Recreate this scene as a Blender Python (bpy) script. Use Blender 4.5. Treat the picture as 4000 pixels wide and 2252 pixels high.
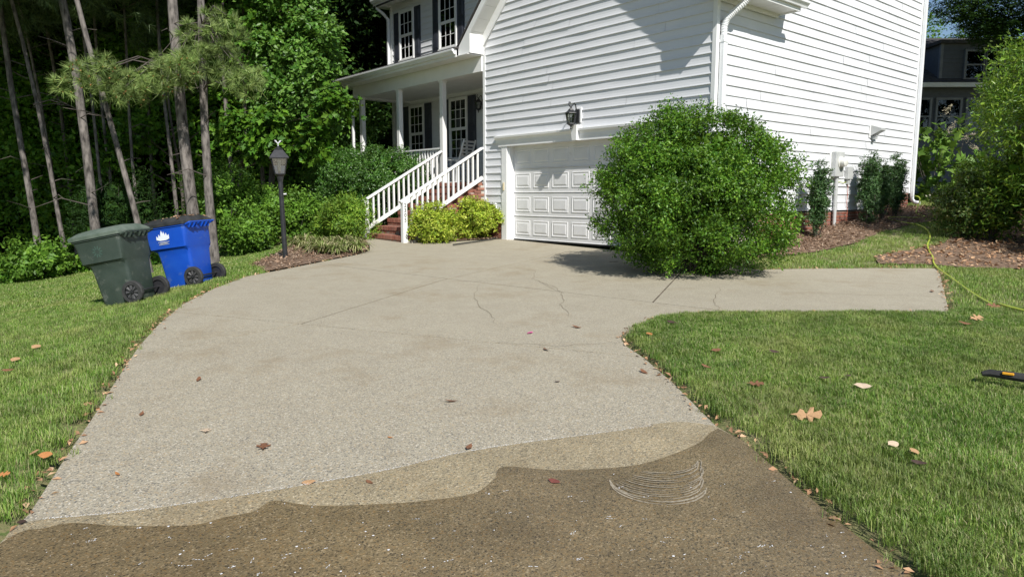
import bpy, bmesh, math, random
import numpy as np
from mathutils import Vector, Matrix, noise as mnoise
random.seed(7); rng = np.random.default_rng(7)
scene = bpy.context.scene
for o in list(bpy.data.objects): bpy.data.objects.remove(o)
COL = scene.collection
PI = math.pi

# ------------------------------------------------------------------ camera
F_PX = 2742.0; PITCH = math.atan(362 / F_PX)
cam_d = bpy.data.cameras.new('camera'); cam = bpy.data.objects.new('camera', cam_d); COL.objects.link(cam)
cam_d.sensor_width = 36; cam_d.lens = F_PX / 4000 * 36; cam_d.clip_start = 0.05; cam_d.clip_end = 3000
cam.location = (0, 0, 1.5); cam.rotation_euler = (PI / 2 - PITCH, 0, 0)
scene.camera = cam
# ------------------------------------------------------------------ house frame (u along the garage front, v going back)
U = Vector((0.649097, -0.760706, 0)); V = Vector((0.760706, 0.649097, 0)); W0 = Vector((-0.133, 16.448, 0))
HROT = math.atan2(U.y, U.x)
def W(u, v, z): return W0 + U * u + V * v + Vector((0, 0, z))
# ------------------------------------------------------------------ light
SUN = (U * 1.0 + V * -0.36 + Vector((0, 0, 0.98))).normalized()
world = bpy.data.worlds.new('World'); scene.world = world; world.use_nodes = True
wn = world.node_tree; wn.nodes.clear()
sky = wn.nodes.new('ShaderNodeTexSky'); sky.sky_type = 'NISHITA'; sky.sun_disc = False
sky.sun_elevation = math.asin(SUN.z); sky.sun_rotation = math.atan2(SUN.x, SUN.y)
sky.air_density = 1.0; sky.dust_density = 0.3; sky.ozone_density = 2.5; sky.altitude = 100
bg = wn.nodes.new('ShaderNodeBackground'); bg.inputs[1].default_value = 0.085
wo = wn.nodes.new('ShaderNodeOutputWorld')
wn.links.new(sky.outputs[0], bg.inputs[0]); wn.links.new(bg.outputs[0], wo.inputs[0])
sd = bpy.data.lights.new('sun', 'SUN'); sd.energy = 5.0; sd.angle = math.radians(0.53); sd.color = (1.0, 0.965, 0.91)
sun = bpy.data.objects.new('sun', sd); COL.objects.link(sun); sun.rotation_euler = SUN.to_track_quat('Z', 'Y').to_euler()
sun.location = (10, -20, 30)
scene.view_settings.view_transform = 'Standard'; scene.view_settings.look = 'None'
scene.view_settings.exposure = 0.28; scene.view_settings.gamma = 1.0
try: scene.view_settings.use_curve_mapping = False
except Exception: pass
scene.render.engine = 'CYCLES'
scene.cycles.max_bounces = 4; scene.cycles.diffuse_bounces = 3; scene.cycles.glossy_bounces = 2; scene.cycles.transparent_max_bounces = 6

# ------------------------------------------------------------------ pixel helper (photo pixels on the 2576 px wide view)
SC = 4000 / 2576
def ray(dx, dy):
    a = (dx * SC - 2000) / F_PX; b = -(dy * SC - 1126) / F_PX
    return Vector((a, math.cos(PITCH) + b * math.sin(PITCH), -math.sin(PITCH) + b * math.cos(PITCH)))
def atY(dx, dy, Y):
    r = ray(dx, dy); return Vector((0, 0, 1.5)) + r * (Y / r.y)
def gplane(dx, dy, k=0.0295):
    r = ray(dx, dy); t = 1.5 / (k * r.y - r.z); p = Vector((0, 0, 1.5)) + r * t
    return (p.x, p.y)

# ------------------------------------------------------------------ materials
def new_mat(name):
    m = bpy.data.materials.new(name); m.use_nodes = True; n = m.node_tree; n.nodes.clear()
    out = n.nodes.new('ShaderNodeOutputMaterial'); return m, n, out
def node(n, t, **kw):
    x = n.nodes.new(t)
    for k, v in kw.items(): setattr(x, k, v)
    return x
def ramp(n, fac, stops):
    r = node(n, 'ShaderNodeValToRGB'); e = r.color_ramp.elements
    C4 = lambda c: (*c, 1) if len(c) == 3 else c
    e[0].position = stops[0][0]; e[0].color = C4(stops[0][1]); e[1].position = stops[-1][0]; e[1].color = C4(stops[-1][1])
    for p, c in stops[1:-1]: x = e.new(p); x.color = C4(c)
    n.links.new(fac, r.inputs[0]); return r.outputs[0]
def mixc(n, fac, a, b, mode='MIX'):
    m = node(n, 'ShaderNodeMix', data_type='RGBA', blend_type=mode)
    for s, val in ((m.inputs[0], fac), (m.inputs[6], a), (m.inputs[7], b)):
        if hasattr(val, 'is_output') or hasattr(val, 'links'): n.links.new(val, s)
        elif isinstance(val, (int, float)): s.default_value = val
        else: s.default_value = (*val, 1) if len(val) == 3 else val
    return m.outputs[2]
def tex(n, kind, scale, detail=4, rough=0.55, coord='Object', vec=None, **kw):
    t = node(n, kind, **kw); t.inputs['Scale'].default_value = scale
    if kind == 'ShaderNodeTexVoronoi': pass
    elif 'Detail' in t.inputs: t.inputs['Detail'].default_value = detail
    if 'Roughness' in t.inputs and kind != 'ShaderNodeTexVoronoi': t.inputs['Roughness'].default_value = rough
    if vec is None:
        tc = node(n, 'ShaderNodeTexCoord'); vec = tc.outputs[coord]
    n.links.new(vec, t.inputs['Vector']); return t
def plain(name, c1, c2=None, scale=6, rough=0.5, bump=0.0, bscale=60, spec=0.5, metal=0.0, island=None, objrand=None, stretch=None, dirt=None):
    m, n, out = new_mat(name); b = node(n, 'ShaderNodeBsdfPrincipled')
    b.inputs['Roughness'].default_value = rough; b.inputs['Specular IOR Level'].default_value = spec; b.inputs['Metallic'].default_value = metal
    vec = None
    if stretch:
        tc = node(n, 'ShaderNodeTexCoord'); mp = node(n, 'ShaderNodeMapping'); mp.inputs['Scale'].default_value = stretch
        n.links.new(tc.outputs['Object'], mp.inputs[0]); vec = mp.outputs[0]
    c2 = c2 or tuple(x * 0.85 for x in c1)
    t = tex(n, 'ShaderNodeTexNoise', scale, vec=vec)
    col = ramp(n, t.outputs[0], [(0.35, c1), (0.68, c2)])
    if objrand:
        oi = node(n, 'ShaderNodeObjectInfo'); rc = ramp(n, oi.outputs['Random'], objrand)
        col = mixc(n, 0.75, col, rc)
    if island:
        g = node(n, 'ShaderNodeNewGeometry'); rc = ramp(n, g.outputs['Random Per Island'], island)
        col = mixc(n, 0.8, col, rc)
    if dirt:
        t3 = tex(n, 'ShaderNodeTexNoise', dirt[1], detail=8, rough=0.7)
        f = ramp(n, t3.outputs[0], [(dirt[2], (0, 0, 0)), (dirt[2] + 0.15, (1, 1, 1))]); col = mixc(n, f, col, dirt[0])
    n.links.new(col, b.inputs['Base Color'])
    if bump:
        t2 = tex(n, 'ShaderNodeTexNoise', bscale, detail=6, vec=vec); bp = node(n, 'ShaderNodeBump'); bp.inputs['Strength'].default_value = bump
        bp.inputs['Distance'].default_value = 0.01
        n.links.new(t2.outputs[0], bp.inputs['Height']); n.links.new(bp.outputs[0], b.inputs['Normal'])
    n.links.new(b.outputs[0], out.inputs[0]); return m
def leafmat(name, stops, trans=0.3, rough=0.5, spec=0.32, tcol=None, clump=None, patch=None):
    m, n, out = new_mat(name); b = node(n, 'ShaderNodeBsdfPrincipled'); b.inputs['Roughness'].default_value = rough
    b.inputs['Specular IOR Level'].default_value = spec
    g = node(n, 'ShaderNodeNewGeometry'); col = ramp(n, g.outputs['Random Per Island'], stops)
    t = tex(n, 'ShaderNodeTexNoise', clump or 1.6, detail=2); f = ramp(n, t.outputs[0], [(0.36, (0.68, 0.68, 0.68)), (0.64, (1.25, 1.25, 1.2))])
    col = mixc(n, 1.0, col, f, 'MULTIPLY')
    if patch:      # thin, dry patches across the lawn
        pt = tex(n, 'ShaderNodeTexNoise', 0.9, detail=6, rough=0.65, vec=g.outputs['Position']); pf = ramp(n, pt.outputs[0], [(0.45, (0, 0, 0)), (0.70, (0.6, 0.6, 0.6))]); col = mixc(n, pf, col, patch)
        p2 = tex(n, 'ShaderNodeTexNoise', 2.7, detail=3, vec=g.outputs['Position']); col = mixc(n, 1.0, col, ramp(n, p2.outputs[0], [(0.35, (0.74, 0.78, 0.74)), (0.65, (1.2, 1.17, 1.15))]), 'MULTIPLY')
    n.links.new(col, b.inputs['Base Color'])
    tr = node(n, 'ShaderNodeBsdfTranslucent'); n.links.new(mixc(n, 0.6, col, tcol or (0.22, 0.34, 0.03)), tr.inputs[0])
    mx = node(n, 'ShaderNodeMixShader'); mx.inputs[0].default_value = trans
    n.links.new(b.outputs[0], mx.inputs[1]); n.links.new(tr.outputs[0], mx.inputs[2]); n.links.new(mx.outputs[0], out.inputs[0]); return m
def concrete(name, wet=0.0):
    m, n, out = new_mat(name); b = node(n, 'ShaderNodeBsdfPrincipled')
    tc = node(n, 'ShaderNodeTexCoord'); P = tc.outputs['Object']
    big = tex(n, 'ShaderNodeTexNoise', 0.55, detail=5, vec=P); mid = tex(n, 'ShaderNodeTexNoise', 3.2, detail=6, rough=0.65, vec=P)
    col = ramp(n, big.outputs[0], [(0.3, (0.315, 0.284, 0.203)), (0.52, (0.375, 0.343, 0.25)), (0.72, (0.335, 0.29, 0.182))])
    col = mixc(n, 0.55, col, ramp(n, mid.outputs[0], [(0.3, (0.275, 0.242, 0.172)), (0.7, (0.42, 0.388, 0.293))]))
    # exposed aggregate: chips of several colours
    wob = tex(n, 'ShaderNodeTexNoise', 45, detail=3, vec=P); va = node(n, 'ShaderNodeVectorMath', operation='SCALE'); n.links.new(wob.outputs['Color'], va.inputs[0]); va.inputs['Scale'].default_value = 0.02
    vb = node(n, 'ShaderNodeVectorMath', operation='ADD'); n.links.new(P, vb.inputs[0]); n.links.new(va.outputs[0], vb.inputs[1]); PW = vb.outputs[0]
    v1 = tex(n, 'ShaderNodeTexVoronoi', 112, vec=PW); vc = node(n, 'ShaderNodeSeparateColor'); n.links.new(v1.outputs['Color'], vc.inputs[0])
    chips = ramp(n, vc.outputs[0], [(0.0, (0.04, 0.045, 0.055)), (0.20, (0.085, 0.085, 0.09)), (0.25, (0.23, 0.205, 0.16)), (0.62, (0.36, 0.328, 0.25)), (0.76, (0.42, 0.29, 0.14)), (0.86, (0.52, 0.46, 0.36)), (1.0, (0.70, 0.65, 0.55))])
    v2 = tex(n, 'ShaderNodeTexVoronoi', 190, vec=PW); vc2 = node(n, 'ShaderNodeSeparateColor'); n.links.new(v2.outputs['Color'], vc2.inputs[0])
    fine = ramp(n, vc2.outputs[1], [(0.0, (0.10, 0.095, 0.09)), (0.25, (0.29, 0.255, 0.20)), (0.75, (0.38, 0.33, 0.25)), (1.0, (0.56, 0.50, 0.38))])
    # the washed near end shows its stones more than the area by the garage
    sx = node(n, 'ShaderNodeSeparateXYZ'); n.links.new(P, sx.inputs[0])
    yr = node(n, 'ShaderNodeMapRange'); n.links.new(sx.outputs[1], yr.inputs[0]); yr.inputs[1].default_value = 3.0; yr.inputs[2].default_value = 9.0
    yr.inputs[3].default_value = 0.74; yr.inputs[4].default_value = 0.26
    dm = ramp(n, v1.outputs['Distance'], [(0.45, (1, 1, 1)), (0.6, (0, 0, 0))])
    dmul = node(n, 'ShaderNodeMath', operation='MULTIPLY'); n.links.new(dm, dmul.inputs[0]); n.links.new(yr.outputs[0], dmul.inputs[1])
    col = mixc(n, 0.4, col, fine); col = mixc(n, dmul.outputs[0], col, chips)
    st = tex(n, 'ShaderNodeTexNoise', 1.1, detail=9, rough=0.72, vec=P)
    col = mixc(n, ramp(n, st.outputs[0], [(0.53, (0, 0, 0)), (0.70, (0.65, 0.65, 0.65))]), col, (0.25, 0.195, 0.12))
    rough = 0.85
    if wet:
        c = {1: (0.91, 0.845, 0.715), 2: (0.56, 0.475, 0.35)}[wet]
        wnz = tex(n, 'ShaderNodeTexNoise', 1.7, detail=8, rough=0.65, vec=P)
        col = mixc(n, 1.0, col, ramp(n, wnz.outputs[0], [(0.35, tuple(x * 1.1 for x in c)), (0.66, tuple(x * (0.68 if wet == 2 else 0.85) for x in c))]), 'MULTIPLY')
        rough = {1: 0.6, 2: 0.34}[wet]
    b.inputs['Roughness'].default_value = rough
    if wet == 2: b.inputs['Specular IOR Level'].default_value = 0.45
    n.links.new(col, b.inputs['Base Color'])
    bp = node(n, 'ShaderNodeBump'); bp.inputs['Strength'].default_value = 0.35; bp.inputs['Distance'].default_value = 0.006
    n.links.new(v1.outputs['Distance'], bp.inputs['Height']); n.links.new(bp.outputs[0], b.inputs['Normal'])
    n.links.new(b.outputs[0], out.inputs[0]); return m
def glassmat(name, tint=(0.9, 0.95, 0.97), tr=0.75):
    m, n, out = new_mat(name); t = node(n, 'ShaderNodeBsdfTransparent'); t.inputs[0].default_value = (*tint, 1)
    g = node(n, 'ShaderNodeBsdfGlossy'); g.inputs['Roughness'].default_value = 0.03
    f = node(n, 'ShaderNodeFresnel'); f.inputs[0].default_value = 1.5
    a = node(n, 'ShaderNodeMath', operation='ADD'); n.links.new(f.outputs[0], a.inputs[0]); a.inputs[1].default_value = 1 - tr - 0.04; a.use_clamp = True
    mx = node(n, 'ShaderNodeMixShader'); n.links.new(a.outputs[0], mx.inputs[0]); n.links.new(t.outputs[0], mx.inputs[1]); n.links.new(g.outputs[0], mx.inputs[2])
    n.links.new(mx.outputs[0], out.inputs[0]); return m

M = {}
M['vinyl'] = plain('vinyl_siding', (0.72, 0.725, 0.745), (0.68, 0.69, 0.71), scale=1.5, rough=0.42, bump=0.04, bscale=40, stretch=(1, 1, 4))
M['trim'] = plain('white_trim', (0.82, 0.82, 0.81), (0.77, 0.77, 0.755), scale=3, rough=0.4)
M['gutter'] = plain('white_gutter', (0.80, 0.81, 0.82), (0.73, 0.74, 0.74), scale=2, rough=0.32)
M['rail'] = plain('white_painted_wood', (0.80, 0.80, 0.79), (0.70, 0.69, 0.66), scale=5, rough=0.55, bump=0.15, bscale=25, stretch=(1, 1, 0.2))
M['door'] = plain('garage_door_paint', (0.74, 0.735, 0.73), (0.67, 0.665, 0.655), scale=2.5, rough=0.45, dirt=((0.5, 0.48, 0.44), 3.0, 0.62))
M['soffit'] = plain('white_soffit', (0.78, 0.775, 0.75), (0.72, 0.715, 0.69), scale=3, rough=0.5)
M['backing'] = plain('sheathing', (0.6, 0.6, 0.6), rough=0.7)
M['shutter'] = plain('navy_shutter', (0.028, 0.032, 0.045), (0.045, 0.05, 0.065), scale=4, rough=0.5)
M['brick'] = plain('red_brick', (0.24, 0.085, 0.055), (0.15, 0.055, 0.04), scale=9, rough=0.85, bump=0.5, bscale=45,
                   objrand=[(0, (0.29, 0.10, 0.06)), (0.35, (0.21, 0.075, 0.05)), (0.6, (0.33, 0.14, 0.09)), (0.8, (0.16, 0.075, 0.06)), (1.0, (0.36, 0.17, 0.11))])
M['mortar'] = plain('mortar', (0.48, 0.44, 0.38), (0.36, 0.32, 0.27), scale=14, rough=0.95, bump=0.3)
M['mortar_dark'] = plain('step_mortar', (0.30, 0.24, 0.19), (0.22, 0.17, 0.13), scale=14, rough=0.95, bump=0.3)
M['shingle'] = plain('asphalt_shingle', (0.045, 0.042, 0.042), (0.085, 0.08, 0.075), scale=8, rough=0.95, bump=0.6, bscale=90)
M['darkroom'] = plain('unlit_room_board', (0.012, 0.013, 0.016), rough=0.9)  # near-black board behind the panes stands in for the unlit rooms
M['blind'] = plain('white_blind', (0.62, 0.62, 0.6), rough=0.6)
M['glass'] = glassmat('window_glass', tr=0.88)
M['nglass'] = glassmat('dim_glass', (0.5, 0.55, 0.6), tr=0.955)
M['lampglass'] = glassmat('lamp_glass', (0.85, 0.88, 0.85), tr=0.7)
M['black'] = plain('black_metal', (0.016, 0.017, 0.019), (0.03, 0.03, 0.033), scale=12, rough=0.38, bump=0.1, bscale=80)
M['lampwhite'] = plain('frosted_bulb', (0.75, 0.74, 0.68), rough=0.5)
M['meter'] = plain('grey_meter_paint', (0.50, 0.51, 0.50), (0.42, 0.43, 0.42), rough=0.45)
M['beige'] = plain('beige_plastic', (0.55, 0.47, 0.30), rough=0.5)
M['red'] = plain('red_wire', (0.42, 0.10, 0.05), rough=0.5)
M['bin_green'] = plain('green_bin_plastic', (0.030, 0.046, 0.036), (0.045, 0.062, 0.05), scale=5, rough=0.5, bump=0.2, bscale=150, dirt=((0.13, 0.14, 0.12), 7.0, 0.57))
M['bin_blue'] = plain('blue_bin_plastic', (0.005, 0.062, 0.42), (0.008, 0.078, 0.46), scale=5, rough=0.42, bump=0.2, bscale=150, dirt=((0.09, 0.15, 0.32), 7.0, 0.58))
M['bin_lid'] = plain('black_bin_lid', (0.02, 0.022, 0.024), (0.05, 0.05, 0.05), rough=0.45)
M['bin_lid_green'] = plain('green_lid_plastic', (0.085, 0.115, 0.09), (0.14, 0.17, 0.14), scale=6, rough=0.45, dirt=((0.22, 0.22, 0.19), 7.0, 0.58))
M['rubber'] = plain('black_rubber', (0.018, 0.018, 0.018), (0.04, 0.04, 0.038), rough=0.75, bump=0.3)
M['meterdark'] = plain('grey_black_plastic', (0.05, 0.05, 0.052), (0.08, 0.08, 0.08), rough=0.5)
M['ink'] = plain('white_print', (0.75, 0.8, 0.85), rough=0.5)
M['ink_green'] = plain('faded_print', (0.055, 0.095, 0.075), (0.04, 0.075, 0.06), scale=30, rough=0.5)
M['concrete'] = concrete('exposed_aggregate_concrete'); M['damp'] = concrete('damp_concrete', 1); M['wet'] = concrete('wet_concrete', 2)
M['joint'] = plain('joint_dirt', (0.07, 0.058, 0.04), (0.15, 0.12, 0.085), rough=1.0)
M['crackdirt'] = plain('crack_dirt', (0.22, 0.18, 0.125), (0.16, 0.13, 0.09), rough=1.0)
M['bark'] = plain('pine_bark', (0.215, 0.19, 0.17), (0.035, 0.03, 0.026), scale=16, rough=0.95, bump=1.0, bscale=22, stretch=(1, 1, 0.3))
M['bark2'] = plain('grey_bark', (0.12, 0.10, 0.085), (0.06, 0.05, 0.042), scale=10, rough=0.95, bump=0.8, bscale=25, stretch=(1, 1, 0.3))
M['mulch'] = plain('pine_mulch', (0.22, 0.145, 0.095), (0.11, 0.07, 0.045), scale=26, rough=1.0, bump=1.0, bscale=60)
M['chips'] = plain('mulch_chips', (0.3, 0.2, 0.13), rough=1.0, island=[(0, (0.16, 0.09, 0.055)), (0.4, (0.30, 0.19, 0.12)), (0.75, (0.40, 0.28, 0.19)), (1, (0.52, 0.41, 0.31))])
M['litter'] = plain('dry_leaves', (0.38, 0.22, 0.12), rough=0.8, island=[(0, (0.20, 0.10, 0.05)), (0.4, (0.38, 0.21, 0.11)), (0.75, (0.50, 0.31, 0.17)), (1, (0.62, 0.45, 0.28))])
M['hose'] = plain('lime_hose', (0.46, 0.54, 0.06), (0.40, 0.48, 0.05), rough=0.4)
M['orange'] = plain('orange_label', (0.75, 0.36, 0.02), rough=0.5)
M['foam'] = plain('soap_foam', (0.70, 0.70, 0.71), rough=0.6)
M['wash'] = plain('washed_streak', (0.36, 0.315, 0.235), (0.20, 0.165, 0.115), scale=60, rough=0.85)
M['numeral'] = plain('dark_numeral', (0.05, 0.055, 0.07), rough=0.4)
M['porchfloor'] = plain('porch_boards', (0.45, 0.45, 0.45), (0.38, 0.38, 0.38), rough=0.6)
M['ntrim'] = plain('shade_grey_trim', (0.22, 0.23, 0.25), (0.17, 0.18, 0.2), rough=0.6)  # white trim, greyed to put the shade on it into the colour
M['nsiding'] = plain('shade_dark_siding', (0.11, 0.12, 0.14), (0.09, 0.10, 0.115), rough=0.6)  # siding darkened so its colour carries the trees' shade
# foliage
G = lambda *c: [(i / (len(c) - 1), x) for i, x in enumerate(c)]
M['holly'] = leafmat('holly_leaf', G((0.035, 0.10, 0.010), (0.065, 0.165, 0.013), (0.105, 0.225, 0.018), (0.17, 0.29, 0.03)), trans=0.25, rough=0.42)
M['hollydark'] = leafmat('porch_shrub_leaf', G((0.03, 0.09, 0.014), (0.05, 0.14, 0.018), (0.08, 0.19, 0.028), (0.14, 0.25, 0.06)), trans=0.2, rough=0.36, spec=0.5)
M['yellow'] = leafmat('golden_leaf', G((0.15, 0.27, 0.025), (0.30, 0.43, 0.04), (0.44, 0.54, 0.06), (0.58, 0.60, 0.12)), trans=0.3, tcol=(0.5, 0.5, 0.05), clump=5)
M['lime'] = leafmat('lime_leaf', G((0.10, 0.22, 0.025), (0.17, 0.31, 0.035), (0.30, 0.42, 0.05)), trans=0.3)
M['hedge'] = leafmat('hedge_leaf', G((0.07, 0.16, 0.018), (0.115, 0.24, 0.028), (0.18, 0.32, 0.04)), trans=0.3)
M['hedge_r'] = leafmat('glossy_hedge_leaf', G((0.05, 0.13, 0.014), (0.10, 0.205, 0.02), (0.17, 0.285, 0.03), (0.27, 0.36, 0.05)), trans=0.28, rough=0.35)
M['azalea'] = leafmat('azalea_leaf', G((0.03, 0.07, 0.014), (0.05, 0.10, 0.018), (0.08, 0.13, 0.025), (0.17, 0.15, 0.05)), trans=0.2)
M['boxy'] = leafmat('upright_holly_leaf', G((0.03, 0.075, 0.025), (0.055, 0.12, 0.04), (0.11, 0.19, 0.07)), trans=0.15, rough=0.35)
M['oak'] = leafmat('oak_leaf', G((0.045, 0.125, 0.018), (0.075, 0.18, 0.025), (0.12, 0.25, 0.04), (0.17, 0.30, 0.06)), trans=0.3, rough=0.4)
M['gum'] = leafmat('sweetgum_leaf', G((0.05, 0.15, 0.015), (0.09, 0.22, 0.02), (0.17, 0.33, 0.03)), trans=0.38)
M['darkleaf'] = leafmat('shade_dark_leaf', G((0.012, 0.034, 0.008), (0.02, 0.052, 0.011), (0.04, 0.09, 0.016)), trans=0.12, rough=0.6, spec=.15)  # leaf green darkened to stand in for the wood's deep shade
M['needle'] = leafmat('pine_needle', G((0.11, 0.18, 0.05), (0.20, 0.29, 0.08), (0.32, 0.40, 0.13)), trans=0.12, rough=0.45, tcol=(0.2, 0.25, 0.05))
M['needledark'] = leafmat('pine_canopy_needle', G((0.04, 0.075, 0.022), (0.06, 0.10, 0.03), (0.085, 0.13, 0.035)), trans=0.1, rough=0.5, tcol=(0.15, 0.2, 0.04))
M['bud'] = plain('pine_bud', (0.40, 0.17, 0.06), rough=0.7)
M['hydr'] = leafmat('hydrangea_leaf', G((0.10, 0.21, 0.03), (0.16, 0.29, 0.045), (0.22, 0.36, 0.07)), trans=0.3)
M['flower'] = plain('cream_flower', (0.55, 0.5, 0.36), rough=0.7, island=G((0.45, 0.36, 0.22), (0.6, 0.55, 0.4)))
M['liriope'] = leafmat('strappy_leaf', G((0.13, 0.20, 0.045), (0.22, 0.29, 0.08), (0.42, 0.40, 0.20), (0.54, 0.47, 0.30)), trans=0.2)
M['blade'] = leafmat('grass_blade', [(0, (0.085, 0.195, 0.026)), (.3, (0.14, 0.275, 0.04)), (.58, (0.20, 0.34, 0.055)), (.80, (0.285, 0.40, 0.09)), (.92, (0.43, 0.41, 0.21)), (1, (0.54, 0.48, 0.30))], trans=0.3, rough=0.5, clump=1.3, patch=(0.34, 0.335, 0.12))
def groundmat():
    m, n, out = new_mat('lawn_soil'); b = node(n, 'ShaderNodeBsdfPrincipled'); b.inputs['Roughness'].default_value = 0.95
    a = tex(n, 'ShaderNodeTexNoise', 30, detail=8, rough=0.7); c = tex(n, 'ShaderNodeTexNoise', 0.8, detail=4)
    col = mixc(n, ramp(n, a.outputs[0], [(0.42, (0, 0, 0)), (0.58, (1, 1, 1))]), (0.09, 0.14, 0.03), (0.22, 0.20, 0.09))
    col = mixc(n, ramp(n, c.outputs[0], [(0.45, (0, 0, 0)), (0.7, (0.7, 0.7, 0.7))]), col, (0.30, 0.26, 0.13))
    n.links.new(col, b.inputs['Base Color']); bp = node(n, 'ShaderNodeBump'); bp.inputs['Strength'].default_value = 0.8; bp.inputs['Distance'].default_value = 0.02
    n.links.new(a.outputs[0], bp.inputs['Height']); n.links.new(bp.outputs[0], b.inputs['Normal']); n.links.new(b.outputs[0], out.inputs[0]); return m
M['ground'] = groundmat()

# ------------------------------------------------------------------ object helpers
def tag(o, label=None, cat=None, group=None, kind=None):
    if label: o['label'] = label
    if cat: o['category'] = cat
    if group: o['group'] = group
    if kind: o['kind'] = kind
    return o
def thing(name, label, cat, loc=(0, 0, 0), rz=0, group=None, rot=None):
    o = bpy.data.objects.new(name, None); COL.objects.link(o); o.location = loc
    o.rotation_euler = rot if rot else (0, 0, rz); o.empty_display_size = 0.1
    return tag(o, label, cat, group)
def link(name, me, parent=None, loc=None, rot=None, scale=None):
    o = bpy.data.objects.new(name, me); COL.objects.link(o)
    if parent: o.parent = parent
    if loc is not None: o.location = loc
    if rot is not None: o.rotation_euler = rot
    if scale is not None: o.scale = scale
    return o
class MB:
    def __init__(s): s.v = []; s.f = []
    def box(s, x0, x1, y0, y1, z0, z1):
        i = len(s.v); s.v += [(x, y, z) for z in (z0, z1) for x, y in ((x0, y0), (x1, y0), (x1, y1), (x0, y1))]
        s.f += [(i, i + 3, i + 2, i + 1), (i + 4, i + 5, i + 6, i + 7)] + [(i + a, i + (a + 1) % 4, i + 4 + (a + 1) % 4, i + 4 + a) for a in range(4)]; return s
    def loft(s, rings, cap=True):
        n = len(rings[0]); i = len(s.v)
        for r in rings: s.v += [tuple(p) for p in r]
        for k in range(len(rings) - 1):
            for a in range(n): s.f.append((i + k * n + a, i + k * n + (a + 1) % n, i + (k + 1) * n + (a + 1) % n, i + (k + 1) * n + a))
        if cap: s.f.append(tuple(i + a for a in range(n))[::-1]); s.f.append(tuple(i + (len(rings) - 1) * n + a for a in range(n)))
        return s
    def prism(s, pts, axis, a, b):
        def P(p, t): return {'x': (t, p[0], p[1]), 'y': (p[0], t, p[1]), 'z': (p[0], p[1], t)}[axis]
        return s.loft([[P(p, a) for p in pts], [P(p, b) for p in pts]])
    def tube(s, path, r, n=8, cap=True):
        path = [Vector(p) for p in path]; rs = r if isinstance(r, (list, tuple)) else [r] * len(path); rings = []; up = None
        for k, p in enumerate(path):
            d = (path[min(k + 1, len(path) - 1)] - path[max(k - 1, 0)]).normalized()
            if up is None: up = Vector((0, 0, 1)) if abs(d.z) < 0.9 else Vector((1, 0, 0))
            x = up - d * up.dot(d); x.normalize(); y = d.cross(x); up = x
            rings.append([p + (x * math.cos(2 * PI * a / n) + y * math.sin(2 * PI * a / n)) * rs[k] for a in range(n)])
        return s.loft(rings, cap)
    def lathe(s, prof, n=16, c=(0, 0, 0), sq=None):
        return s.loft([[(c[0] + r * math.cos(2 * PI * a / n + (sq or 0)), c[1] + r * math.sin(2 * PI * a / n + (sq or 0)), c[2] + z) for a in range(n)] for r, z in prof])
    def beam(s, a, b, w, h, up=(0, 0, 1)):
        a = Vector(a); b = Vector(b); d = (b - a).normalized(); up = Vector(up); x = d.cross(up).normalized(); y = x.cross(d)
        R = lambda p: [p + x * (sx * w / 2) + y * (sy * h / 2) for sx, sy in ((-1, -1), (1, -1), (1, 1), (-1, 1))]
        return s.loft([R(a), R(b)])
    def mesh(s, name, mat, smooth=False):
        me = bpy.data.meshes.new(name); me.from_pydata(s.v, [], s.f); me.materials.append(M[mat] if isinstance(mat, str) else mat)
        bm = bmesh.new(); bm.from_mesh(me); bmesh.ops.recalc_face_normals(bm, faces=bm.faces[:]); bm.to_mesh(me); bm.free()
        if smooth:
            for p in me.polygons: p.use_smooth = True
            try: me.set_sharp_from_angle(angle=math.radians(40))
            except Exception: pass
        return me
    def build(s, name, mat, parent=None, smooth=False, bevel=0, **kw):
        o = link(name, s.mesh(name, mat, smooth), parent, **kw)
        if bevel:
            b = o.modifiers.new('bevel', 'BEVEL'); b.width = bevel; b.segments = 2; b.limit_method = 'ANGLE'
        return o
def arr_mesh(name, verts, faces, mat):
    """verts (N,3), faces (M,3) numpy -> mesh quickly"""
    me = bpy.data.meshes.new(name); verts = np.asarray(verts, dtype=np.float32); faces = np.asarray(faces, dtype=np.int32)
    me.vertices.add(len(verts)); me.vertices.foreach_set('co', verts.ravel())
    k = faces.shape[1]; me.loops.add(len(faces) * k); me.loops.foreach_set('vertex_index', faces.ravel())
    me.polygons.add(len(faces)); me.polygons.foreach_set('loop_start', np.arange(0, len(faces) * k, k, dtype=np.int32))
    me.update(calc_edges=True); me.materials.append(M[mat] if isinstance(mat, str) else mat); return me
def unit(a): return a / np.maximum(np.linalg.norm(a, axis=1, keepdims=True), 1e-9)
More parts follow.
